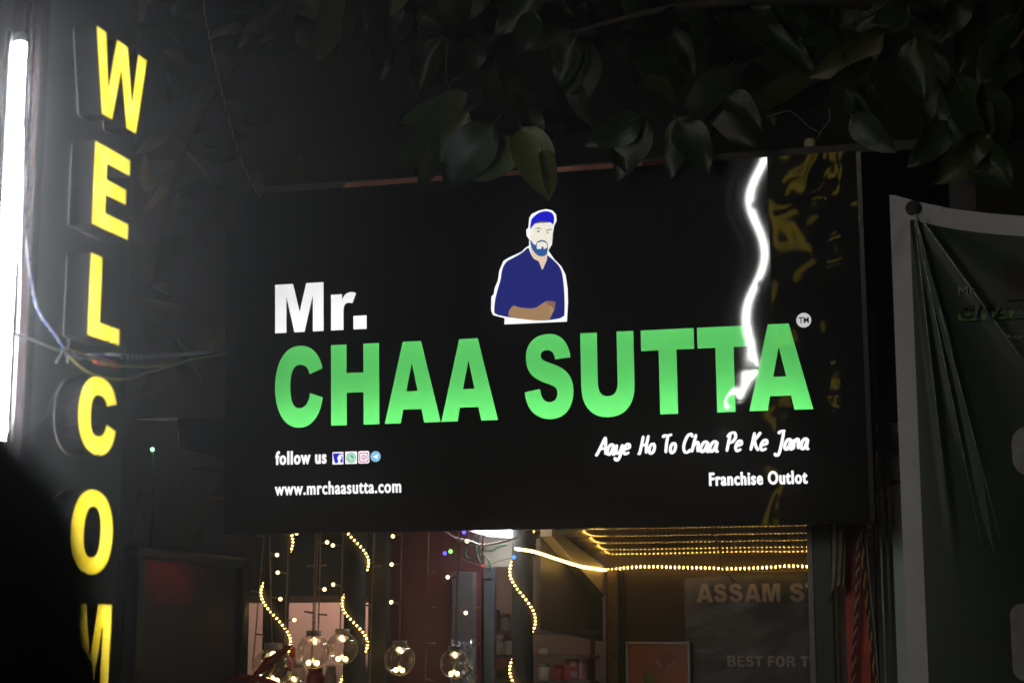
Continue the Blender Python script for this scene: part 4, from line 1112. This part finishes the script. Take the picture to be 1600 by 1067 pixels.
for j in range(nz):
    for i in range(nx): Fc.append((j*(nx+1)+i, j*(nx+1)+i+1, (j+1)*(nx+1)+i+1, (j+1)*(nx+1)+i))
nf = len(Fc)
midx = []
hemx = onY(1437, 700, YN).x
for f in Fc:
    c = (V[f[0]]+V[f[1]]+V[f[2]]+V[f[3]])/4
    zt_ = banner_top(c.x)
    topw = .036 if c.x > T0.x else .09
    hem = c.x < hemx or len(midx) >= (nz-5)*nx
    midx.append(1 if hem else 0)
k0 = len(V); V += [v+Vector((0, .0025, 0)) for v in V[:]]
Fc += [tuple(k0+i for i in f)[::-1] for f in Fc[:]]; midx += midx[:]
m_flex = mat('dark_green_flex', (.008, .030, .013), .38, var=.25, scale=6, bump=.0006, bscale=700)
m_hem = mat('white_flex_hem', (.54, .53, .56), .5, var=.10, scale=6)
mesh('sheet', V, Fc, [m_flex, m_hem], bn, True, midx)
m_crease = mat('pale_crease_glint', (.85, .88, .85), .35, col2=(.12, .13, .12), scale=190)  # pale specks put fold glints and crease wear into the colour
m_gfold = mat('bottle_green_fold', (.020, .095, .050), .4, var=.2)
def crease_line(a0, r0, r1, wd, name='worn_crease_glint', m=None):
    P = []
    for k in range(60):
        r = r0+(r1-r0)*k/59; x = T0.x+r*math.sin(a0); z = T0.z-r*math.cos(a0)
        P.append(Vector((x, banner_y(x, z)-.0012, z)))
    Vv, Ff = [], []
    for k, p in enumerate(P):
        w2 = wd*(1-.7*k/59)*random.uniform(.35, 1.0) if name == 'worn_crease_glint' else wd*min(1, .15+k/20)*(1 if k < 45 else (59-k)/14+.02)
        Vv += [p-Vector((w2, 0, 0)), p+Vector((w2, 0, 0))]
    for k in range(59): Ff.append((2*k, 2*k+1, 2*k+3, 2*k+2))
    return mesh(name, Vv, Ff, m or m_crease, bn)
for a0, r0, r1, wd in ((.150, .03, 1.15, .0022), (.204, .03, 1.15, .0022), (.553, .03, .75, .0032), (.070, .05, .9, .0016)):
    crease_line(a0, r0, r1, wd)
crease_line(.178, .15, 1.2, .020, 'green_fold', m_gfold)
def on_banner(V, off=.004): return [Vector((v.x, banner_y(v.x, v.y)-off, v.y)) for v in V]
def btext(s, x0, x1, y0, y1, m, off=.012, shear=0, z=.010):
    a = onY(x0, y1, YN); b = onY(x1, y0, YN)
    V, Fc = textgeo(s, off, shear); V = fit(V, a.x, b.x, a.z, b.z)
    mesh('lettering', on_banner(V, z), Fc, m, bn)
m_bw = mat('banner_grey_print', (.30, .30, .31), .5); m_bg = mat('banner_green_print', (.09, .26, .05), .5); m_bk = mat('banner_black_print', (.010, .012, .011), .4)
btext('Mr', 1498, 1522, 447, 461, m_bw, 0)
def brect(name, x0, y0, x1, y1, m, r=.0, z=.013):
    a = onY(x0, y1, YN); b = onY(x1, y0, YN); nxx = 90; V, Fc = [], []
    if r:
        q = []
        for cx, cy, a0 in ((b.x-r, b.z-r, 0), (a.x+r, b.z-r, 90), (a.x+r, a.z+r, 180), (b.x-r, a.z+r, 270)):
            for k in range(9): t = R(a0+k*11.25); q.append((cx+r*math.cos(t), cy+r*math.sin(t)))
        V, Fc = flat([q]); return mesh(name, on_banner(V, z+.004), Fc, m, bn)
    for j in range(7):
        for i in range(nxx+1): V.append(Vector((a.x+(b.x-a.x)*i/nxx, a.z+(b.z-a.z)*j/6, 0)))
    for j in range(6):
        for i in range(nxx): Fc.append((j*(nxx+1)+i, j*(nxx+1)+i+1, (j+1)*(nxx+1)+i+1, (j+1)*(nxx+1)+i))
    return mesh(name, on_banner(V, z), Fc, m, bn)
brect('green_band', 1497, 473, 1860, 502, m_bg)
xx = 1500
for ch, wd in (('C', 22), ('H', 24), ('A', 27), ('A', 27), (' ', 12), ('S', 22), ('U', 24), ('T', 23), ('T', 23), ('A', 27)):
    if ch != ' ':
        a = onY(xx, 500, YN); b = onY(xx+wd, 476, YN)
        V, Fc = flat(glyph(ch, a.x, b.x, a.z, b.z-a.z)); mesh('letter', on_banner(V, .0165), Fc, m_bk, bn)
    xx += wd+2.5
btext('Aaye Ho To Chaa', 1563, 1740, 516, 531, m_bw, .008, .3)
brect('portrait_field', 1573, 404, 1650, 470, m_bk)
brect('white_shape', 1583, 662, 1690, 745, mat('banner_pale_print', (.30, .29, .30), .5), .06)
brect('white_shape', 1583, 942, 1690, 1063, mat('banner_pale_print', (.30, .29, .30), .5), .04)
lathe('eyelet_knot', [(.004, -.012), (.020, -.008), (.027, 0), (.022, .010), (.010, .016), (.003, .018)], (0, 0, 0), mat('dark_grey_rope', (.05, .05, .055), .8, bump=.003), bn, 18,
      M=Matrix.Translation((T0.x, banner_y(T0.x, T0.z)-.006, T0.z)) @ Matrix.Rotation(R(90), 4, 'X') @ Matrix.Diagonal((1, 1, 1, 1)))

# ================================================================== LEFT BACKGROUND
mb = thing('menu_board', 'dark framed board with a dull red panel left of the opening', 'board', (-1.38, 0, .12))
XM = -1.35
y0 = onX(206, 900, XM).y; y1 = onX(386, 900, XM).y
zt = onX(206, 851, XM).z
m_fr = mat('black_gloss_frame', (.006, .007, .009), .3, var=.3, spec=.12)
zbm = .9
def painted_red_glow(x, c):
    m = mat('maroon_with_red_glow', (.014, .006, .006), .5, var=.3, scale=3, spec=.1)
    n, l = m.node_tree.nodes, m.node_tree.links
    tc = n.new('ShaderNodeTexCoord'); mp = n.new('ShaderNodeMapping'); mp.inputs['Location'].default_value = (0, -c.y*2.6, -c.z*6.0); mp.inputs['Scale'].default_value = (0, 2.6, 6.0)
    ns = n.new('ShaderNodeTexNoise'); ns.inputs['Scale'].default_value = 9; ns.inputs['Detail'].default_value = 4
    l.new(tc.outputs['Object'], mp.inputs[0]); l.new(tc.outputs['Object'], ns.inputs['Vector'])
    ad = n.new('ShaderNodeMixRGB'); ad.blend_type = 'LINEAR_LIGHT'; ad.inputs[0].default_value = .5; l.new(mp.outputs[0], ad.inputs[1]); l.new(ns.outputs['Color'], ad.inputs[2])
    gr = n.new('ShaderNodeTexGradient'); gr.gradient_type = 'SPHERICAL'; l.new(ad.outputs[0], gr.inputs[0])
    mx = n.new('ShaderNodeMix'); mx.data_type = 'RGBA'; mx.inputs['B'].default_value = (.55, .018, .014, 1)  # soft red glow painted into the panel's base colour
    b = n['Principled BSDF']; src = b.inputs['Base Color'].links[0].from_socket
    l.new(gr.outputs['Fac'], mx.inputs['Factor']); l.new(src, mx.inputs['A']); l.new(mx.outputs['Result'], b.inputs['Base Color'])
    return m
box('panel', XM-.03, XM-.012, y0+.05, y1-.05, zbm+.04, zt-.04, painted_red_glow(XM, onX(255, 885, XM)), mb, 0)
for nm, a in {'t': (y0, y1, zt-.045, zt), 'b': (y0, y1, zbm, zbm+.045), 'l': (y0, y0+.075, zbm+.0455, zt-.0455), 'r': (y1-.075, y1, zbm+.0455, zt-.0455)}.items():
    box('frame_bar', XM-.04, XM+.02, a[0], a[1], a[2], a[3], m_fr, mb, .016)
for y_ in (y0+.1, y1-.14):
    box('leg', XM-.03, XM+.01, y_, y_+.04, .12, zbm-.001, m_fr, mb)
# bracket behind the sign
br = thing('steel_bracket', 'black steel bracket box with a shiny bar at the left of the sign', 'bracket', onY(320, 712, .16))
m_alu = mat('aluminium', (.80, .81, .84), .4, .0, var=.1)
p0 = onY(215, 655, .20); p1 = onY(279, 655, .20)
tube('bar', [p0, p1], [.002, .0105], m_alu, br, 6)
P4 = [onY(278, 654, .2), onY(362, 651, .2), onY(362, 722, .2), onY(278, 697, .2)]
V = P4+[p+Vector((0, .10, 0)) for p in P4]
mesh('box', V, [(0, 1, 2, 3)[::-1], (4, 5, 6, 7), (0, 4, 5, 1), (1, 5, 6, 2), (2, 6, 7, 3), (3, 7, 4, 0)], m_cab, br)
tube('edge', [onY(280, 698, .195), onY(362, 723, .195)], .0022, m_gold, br, 5)
tube('edge', [onY(279, 672, .195), onY(279.5, 697, .195)], .0030, m_alu, br, 5)
box('arm', onY(340, 690, .25).x, -1.0, .24, .30, onY(340, 690, .25).z-.02, onY(340, 690, .25).z+.02, m_cab, br)
gi = thing('indicator_light', 'tiny green indicator light left of the sign', 'lamp', onY(238, 703, .6))
p = onY(238, 702, .6); bm = bmesh.new(); bmesh.ops.create_icosphere(bm, subdivisions=2, radius=.0095)
V = [v.co+p for v in bm.verts]; Fc = [tuple(v.index for v in f.verts) for f in bm.faces]; bm.free()
mesh('lens', V, Fc, emis('green_indicator_glow', (.35, 1, .45), 3), gi, True)
tube('post', [(p.x, p.y+.012, p.z), (p.x, p.y+.012, .12)], .008, m_black_paint, gi, 8)
bw = box('boundary_wall', -9, 3.5, 4.6, 4.8, 0, 5.6, mat('dark_stained_wall', (.012, .012, .011), .8, var=.4, scale=2, bump=.004)); tag(bw, 'dark boundary wall far behind the vertical sign', 'wall')

# leaf mesh variants
def leaf_mesh(name, mats, fold=.18, droop=.25, wv=.03, seed=0):
    rnd = random.Random(seed); V, Fc = [], []; n = 12; ks = (-1, -.66, -.33, 0, .33, .66, 1)
    for i in range(n+1):
        t = i/n
        wd = .235*(math.sin(math.pi*(t**.80)))**.75*(1-.12*t) + .006
        if t > .9: wd *= (1-t)/.1*.75+.25*(1-t)/.1
        for k in ks:
            x = k*wd; z = fold*abs(k)**1.3*wd*1.6 - droop*t*t + wv*math.sin(t*9+k*2+seed)*abs(k)
            V.append((x, t*math.cos(droop*.5*t), z))
    m = len(ks)
    for i in range(n):
        for k in range(m-1): Fc.append((i*m+k, i*m+k+1, (i+1)*m+k+1, (i+1)*m+k))
    # midrib and stalk
    nv = len(V)
    tv, tf = tubegeo([(0, -.16, .02), (0, 0, -.004)]+[(0, (i/n)*math.cos(droop*.5*i/n), -droop*(i/n)**2-.004) for i in range(2, n+1, 2)], [.010, .009, .008, .007, .006, .004, .003, .002][:2+len(range(2, n+1, 2))], 4)
    V += [tuple(v) for v in tv]; nl = len(Fc); Fc += [tuple(nv+i for i in f) for f in tf]
    return meshdata(name, V, Fc, mats, True, [0]*nl+[1]*(len(Fc)-nl))
def leaf_mat(name, c1, c2):
    m = mat(name, c1, .36, col2=c2, scale=5, bump=.0015, bscale=40)
    b = m.node_tree.nodes['Principled BSDF']; b.inputs['Roughness'].default_value = .4
    return m
lm = [leaf_mat('leaf_olive', (.066, .078, .020), (.036, .050, .012)), leaf_mat('leaf_deep_green', (.030, .054, .014), (.018, .036, .010)), leaf_mat('leaf_khaki', (.10, .098, .032), (.058, .062, .018)), leaf_mat('leaf_lit', (.17, .20, .055), (.10, .125, .034))]  # last one is a paler copy with lamp light put into its colour
m_rib = mat('leaf_rib', (.09, .10, .035), .5)
LM = [leaf_mesh('leaf', [lm[k % 3], m_rib], .10+.07*(k % 4), .10+.10*(k % 3), .02+.02*(k % 2), k) for k in range(9)]
LM += [leaf_mesh('leaf', [lm[3], m_rib], .10+.07*k, .14+.08*k, .02, 20+k) for k in range(3)]
def leaf(parent, A, B, wid, me, roll):
    ax = (B-A); L = ax.length; y = ax.normalized()
    tocam = (CAM-A).normalized(); x = y.cross(tocam).normalized(); z = x.cross(y).normalized()
    x, z = x*math.cos(roll)+z*math.sin(roll), z*math.cos(roll)-x*math.sin(roll)
    s = wid/.47
    M = Matrix(((x.x*s, y.x*L, z.x*s, A.x), (x.y*s, y.y*L, z.y*s, A.y), (x.z*s, y.z*L, z.z*s, A.z), (0, 0, 0, 1)))
    return link('leaf', me, parent, M)
m_bark = mat('tree_bark', (.07, .055, .042), .9, var=.4, scale=12, bump=.012)
tree = thing('tree', 'broad-leaved tree overhanging the top of the sign', 'tree', (2.55, 1.5, 0))
tube('trunk', smoothpath([(2.55, 1.5, 0), (2.5, 1.45, 1.2), (2.45, 1.4, 2.4), (2.3, 1.25, 3.4), (1.9, 1.05, 4.3)]), [.17-.002*k for k in range(33)], m_bark, tree, 12)
tw = [[(-.7, .05, 4.4), (-1.3, .6, 4.3), (-1.9, 1.0, 3.9), (-2.2, 1.2, 3.3)], [(2.3, 1.25, 3.4), (1.6, .7, 4.0), (.9, .4, 4.25), (.2, .2, 4.35), (-.7, .05, 4.4)], [(1.6, .7, 4.0), (1.1, .2, 3.95), (.6, .0, 3.9), (.2, -.1, 3.8)], [(2.2, 1.2, 3.6), (1.9, .6, 4.0), (1.5, .2, 3.95), (1.2, .1, 3.8)],
      [(2.0, 1.1, 4.1), (2.1, .5, 4.1), (1.9, .1, 3.8), (1.75, 0, 3.6)], [(.9, .4, 4.25), (.3, -.1, 4.2), (-.2, -.3, 4.15), (-.6, -.35, 4.05)]]
for P in tw:
    Q = smoothpath(P); tube('branch', Q, [.035-.028*k/(len(Q)-1) for k in range(len(Q))], m_bark, tree, 8)
# leaves seen clearly: base px, tip px, width px, depth Y, roll, variant
HL = [(535, -20, 500, 95, 46, -.35, .2, 0), (560, -60, 548, 66, 36, -.35, .9, 2), (575, -70, 520, 85, 44, -.25, -.3, 1), (600, -30, 603, 122, 52, -.3, .3, 1), (650, -60, 560, 40, 60, -.3, -.4, 0), (640, 20, 625, 70, 22, -.3, .8, 2),
      (663, 40, 648, 108, 18, -.3, 1.1, 2), (730, 145, 627, 202, 42, -.35, .5, 0), (732, 176, 625, 270, 62, -.4, .25, 2), (700, 195, 660, 298, 40, -.38, .6, 0), (770, 195, 690, 290, 66, -.42, -.2, 1), (815, 200, 858, 297, 60, -.42, .2, 2), (800, 215, 745, 285, 56, -.35, .3, 0), (848, 235, 868, 302, 30, -.45, .7, 2),
      (690, 60, 640, 155, 44, -.2, -.5, 1), (745, 60, 715, 125, 46, -.2, .4, 1), (835, 20, 815, 82, 40, -.15, .3, 1), (900, 60, 870, 130, 46, -.1, -.4, 1), (1000, 180, 920, 235, 48, -.25, .4, 1), (1010, 190, 960, 275, 50, -.2, -.3, 0), (930, 200, 985, 255, 44, -.2, .6, 1),
      (1060, 190, 1110, 260, 52, -.15, .3, 1), (1075, 180, 1040, 270, 46, -.1, -.5, 0), (1130, 150, 1190, 190, 40, -.1, .5, 1), (1380, 55, 1272, 128, 44, -.2, .3, 2), (1365, 90, 1290, 146, 34, -.2, .9, 2), (1430, 60, 1440, 150, 52, -.15, -.3, 2), (1480, 190, 1430, 262, 44, -.25, .4, 2), (1545, 210, 1460, 290, 50, -.3, .3, 0),
      (1520, 225, 1575, 295, 56, -.3, -.2, 2), (1300, 30, 1325, 95, 14, -.2, 1.1, 2), (1420, 10, 1370, 40, 40, -.2, .5, 0), (1500, 0, 1480, 60, 38, -.2, .4, 1), (1590, 80, 1550, 130, 40, -.2, .6, 1), (1330, 180, 1390, 240, 44, -.1, -.4, 1), (1560, 240, 1530, 270, 30, -.3, .5, 1)]
for i, (a, b, c_, d, wd, Y, roll, v) in enumerate(HL):
    A = onY(a, b, Y); B = onY(c_, d, Y-.03); leaf(tree, A, B, wd/FPX*(A-CAM).length*1.15, LM[9+i % 3 if (c_ < 880 and v != 1) else 1+3*(i % 3) if (c_ > 900 and i % 4) else v+3*(i % 3)], roll)  # paler copies left, deeper greens right: light falloff painted by leaf colour
rnd = random.Random(11)
cnt = 0
while cnt < 200:
    px = rnd.uniform(440, 1680); py = rnd.uniform(-170, 215)
    if px < 640 and py > 60: continue
    if px > 1150 and rnd.random() < .35: continue
    if py > 140 and px > 860: continue
    Y = rnd.uniform(-.05, .9)
    A = onY(px, py, Y); L = rnd.uniform(.17, .36)
    dr = Vector((rnd.uniform(-1, 1), rnd.uniform(-.7, .3), rnd.uniform(-1.3, .1))).normalized()
    leaf(tree, A, A+dr*L, L*rnd.uniform(.36, .52), LM[rnd.choice((1, 4, 7, 0, 4)) if px > 800 else rnd.choice((0, 3, 2, 8, 1))], rnd.uniform(-.9, .9)); cnt += 1  # darker greens on the right put the weaker light into the colour
cnt = 0
while cnt < 60:
    px = rnd.uniform(195, 470); py = rnd.uniform(-60, 560)
    Y = rnd.uniform(.5, 1.8); A = onY(px, py, Y); L = rnd.uniform(.16, .32)
    dr = Vector((rnd.uniform(-1, 1), rnd.uniform(-.7, .3), rnd.uniform(-1.2, .3))).normalized()
    leaf(tree, A, A+dr*L, L*rnd.uniform(.3, .48), LM[rnd.randrange(9)], rnd.uniform(-.9, .9)); cnt += 1
for P in ([(700, 70), (697, 110), (703, 140), (720, 170), (735, 190)], [(655, 40), (652, 75), (648, 105)]):
    tube('twig', smoothpath([onY(a, b, -.30) for a, b in P]), .0035, mat('twig_yellow', (.22, .16, .05), .6), tree, 5)

# potted palm left of the sign, hardly lit
pl = thing('palm_plant', 'dim arching palm leaves below the steel bracket', 'plant', onY(270, 1000, .7))
base = onY(265, 960, .7)
m_frond = mat('palm_frond', (.035, .04, .010), .45, var=.3)
for k, (ex, ey, mx_, my_) in enumerate(((205, 840, 225, 770), (255, 770, 250, 830), (228, 800, 235, 860), (330, 780, 300, 800), (352, 740, 320, 790), (345, 815, 315, 830), (215, 770, 230, 800), (290, 745, 280, 830))):
    Q = smoothpath([base, onY(mx_, my_, .68), onY(ex, ey, .62)], 8); V, Fc = [], []
    for i, p_ in enumerate(Q):
        t = i/(len(Q)-1); ww = .022*math.sin(math.pi*(.1+.88*t)); dx = Vector((ww, .01*math.sin(i), ww*.4))
        V += [p_-dx, p_+Vector((0, .006, 0)), p_+dx]
    for i in range(len(Q)-1):
        for j in (0, 1): Fc.append((3*i+j, 3*i+j+1, 3*i+4+j, 3*i+3+j))
    mesh('frond', V, Fc, m_frond, pl, True)
lathe('stem', [(.03, .3), (.025, base.z)], (base.x, base.y, 0), m_bark, pl, 10)
lathe('pot', [(.11, .12), (.15, .40), (.16, .42), (.14, .42), (.13, .38)], (base.x, base.y, 0), mat('terracotta', (.20, .07, .04), .8), pl, 20)

# ================================================================== PERSON CLOSE TO THE CAMERA (out of focus)
def person():
    hc = onD(-160, 1078, .75)                # middle of the head
    zt = hc.z+.115; s = zt/1.70
    root = thing('person', 'dark out-of-focus head of a person at the bottom left corner', 'person', (hc.x, hc.y, 0))
    J = {}
    def P(n, x, y, z, r): J[n] = (Vector((x*s, y*s, z*s)), r*s)
    P('pelvis', 0, 0, .95, .145); P('waist', 0, -.01, 1.08, .130); P('chest', 0, .0, 1.28, .150); P('neckb', 0, -.01, 1.43, .075); P('neck', 0, .01, 1.50, .055)
    for k, sg in (('l', -1), ('r', 1)):
        P(k+'sh', .165*sg, 0, 1.40, .068); P(k+'el', .225*sg, -.02, 1.12, .046); P(k+'wr', .215*sg, .07, .88, .030); P(k+'ha', .205*sg, .10, .80, .034)
        P(k+'hip', .09*sg, 0, .88, .095); P(k+'kn', .10*sg, .02, .49, .060); P(k+'an', .10*sg, -.01, .09, .042); P(k+'to', .11*sg, .14, .035, .036)
    E_ = [('pelvis', 'waist'), ('waist', 'chest'), ('chest', 'neckb'), ('neckb', 'neck')]
    for k in 'lr': E_ += [('chest', k+'sh'), (k+'sh', k+'el'), (k+'el', k+'wr'), (k+'wr', k+'ha'), ('pelvis', k+'hip'), (k+'hip', k+'kn'), (k+'kn', k+'an'), (k+'an', k+'to')]
    names = list(J); me = bpy.data.meshes.new('body'); me.from_pydata([J[n][0] for n in names], [(names.index(a), names.index(b)) for a, b in E_], [])
    o = bpy.data.objects.new('body', me); COL.objects.link(o)
    sk = o.modifiers.new('skin', 'SKIN'); sk.use_smooth_shade = True
    for i, n in enumerate(names):
        me.skin_vertices[0].data[i].radius = (J[n][1], J[n][1]*(.75 if n in ('chest', 'waist', 'pelvis') else 1)); me.skin_vertices[0].data[i].use_root = (n == 'pelvis')
    o.modifiers.new('sub', 'SUBSURF').levels = 2
    dg = bpy.context.evaluated_depsgraph_get(); bmsh = bpy.data.meshes.new_from_object(o.evaluated_get(dg)); bpy.data.objects.remove(o)
    m_cloth = mat('dark_jacket', (.012, .012, .015), .85); m_skin = mat('skin', (.22, .12, .08), .55); m_trs = mat('dark_trousers', (.016, .016, .02), .85); m_hair = mat('black_hair', (.006, .005, .005), .6, bump=.004, bscale=150)
    bmsh.materials.clear()
    for m in (m_cloth, m_trs, m_skin): bmsh.materials.append(m)
    for p in bmsh.polygons:
        z = p.center.z/s; p.material_index = 2 if (z > 1.47 or (z < .86 and abs(p.center.x) > .17*s)) else (0 if z > .93 else 1); p.use_smooth = True
    M = Matrix.Translation((hc.x, hc.y, 0)) @ Matrix.Rotation(R(10), 4, 'Z')
    b = link('body', bmsh, root, M)
    # head: shaped sphere with jaw, nose and ears, facing away from the camera (+Y)
    def shell(name, fn, m, nu=32, nv=24):
        V, Fc = [], []
        for j in range(nv+1):
            for i in range(nu):
                th = math.pi*j/nv; ph = 2*math.pi*i/nu
                d = Vector((math.sin(th)*math.cos(ph), math.sin(th)*math.sin(ph), math.cos(th))); V.append(fn(d)+Vector((0, .015, zt-.115)))
        for j in range(nv):
            for i in range(nu): Fc.append((j*nu+i, j*nu+(i+1) % nu, (j+1)*nu+(i+1) % nu, (j+1)*nu+i))
        return mesh(name, V, Fc, m, root, True, M=M)
    def head(d):
        x = .074*d.x; y = .095*d.y; z = .115*d.z
        if d.z < 0: x *= 1-.30*d.z*d.z; y = y*(1-.15*d.z*d.z)+.012*(-d.z)
        nose = math.exp(-((d.x/.16)**2+((d.z+.12)/.22)**2))*(.022 if d.y > .6 else 0)
        eye = sum(math.exp(-(((d.x-e)/.13)**2+((d.z-.08)/.10)**2)) for e in (-.38, .38))*(.008 if d.y > .5 else 0)
        return Vector((x, y+nose-eye, z))
    shell('head', head, m_skin)
    def hair(d):
        q = head(d)*1.0; f = 1.10 if (d.z > .25 or d.y < .25) and d.z > -.55 else .93
        rp_ = 1+.02*math.sin(d.x*37+d.z*21)*math.sin(d.y*29)
        return q*f*rp_
    shell('hair', hair, m_hair)
    for sg in (-1, 1):
        lathe('ear', [(.004, -.032), (.016, -.022), (.021, 0), (.019, .018), (.006, .030)], (0, 0, 0), m_skin, root, 12, M=M @ Matrix.Translation((.078*sg, .02, zt-.12)) @ Matrix.Diagonal((.45, 1, 1, 1)))
    # fingers
    for sg, k in ((-1, 'l'), (1, 'r')):
        h0 = J[k+'ha'][0]
        for f in range(4):
            a = h0+Vector((-.006*sg, .028-.017*f, -.015)); L = (.066, .074, .070, .056)[f]
            tube('finger', [a, a+Vector((-.004*sg, .004, -L*.5)), a+Vector((-.018*sg, .006, -L*.95))], [.0095, .009, .007], m_skin, root, 8).matrix_basis = M
        a = h0+Vector((-.01*sg, .035, .02)); tube('thumb', [a, a+Vector((-.012*sg, .022, -.025)), a+Vector((-.018*sg, .026, -.052))], [.011, .010, .008], m_skin, root, 8).matrix_basis = M
person()

# ================================================================== HAZE (added volume imitating lens glow around the lamps)
hz = bpy.data.meshes.new('lens_glow_haze')
bm = bmesh.new(); bmesh.ops.create_cube(bm, size=1)
for v in bm.verts: v.co = Vector((v.co.x*24, v.co.y*22, -1+(v.co.z+.5)*7.5))
bm.to_mesh(hz); bm.free()
mh = bpy.data.materials.new('lens_glow_volume'); mh.use_nodes = True
mh.node_tree.nodes.clear()
pv_ = mh.node_tree.nodes.new('ShaderNodeVolumePrincipled'); pv_.inputs['Density'].default_value = .0165; pv_.inputs['Color'].default_value = (.9, .92, .95, 1); pv_.inputs['Anisotropy'].default_value = .86
mo = mh.node_tree.nodes.new('ShaderNodeOutputMaterial'); mh.node_tree.links.new(pv_.outputs[0], mo.inputs['Volume'])
hz.materials.append(mh)
ho = bpy.data.objects.new('lens_glow_haze', hz); COL.objects.link(ho); tag(ho, kind='stuff')
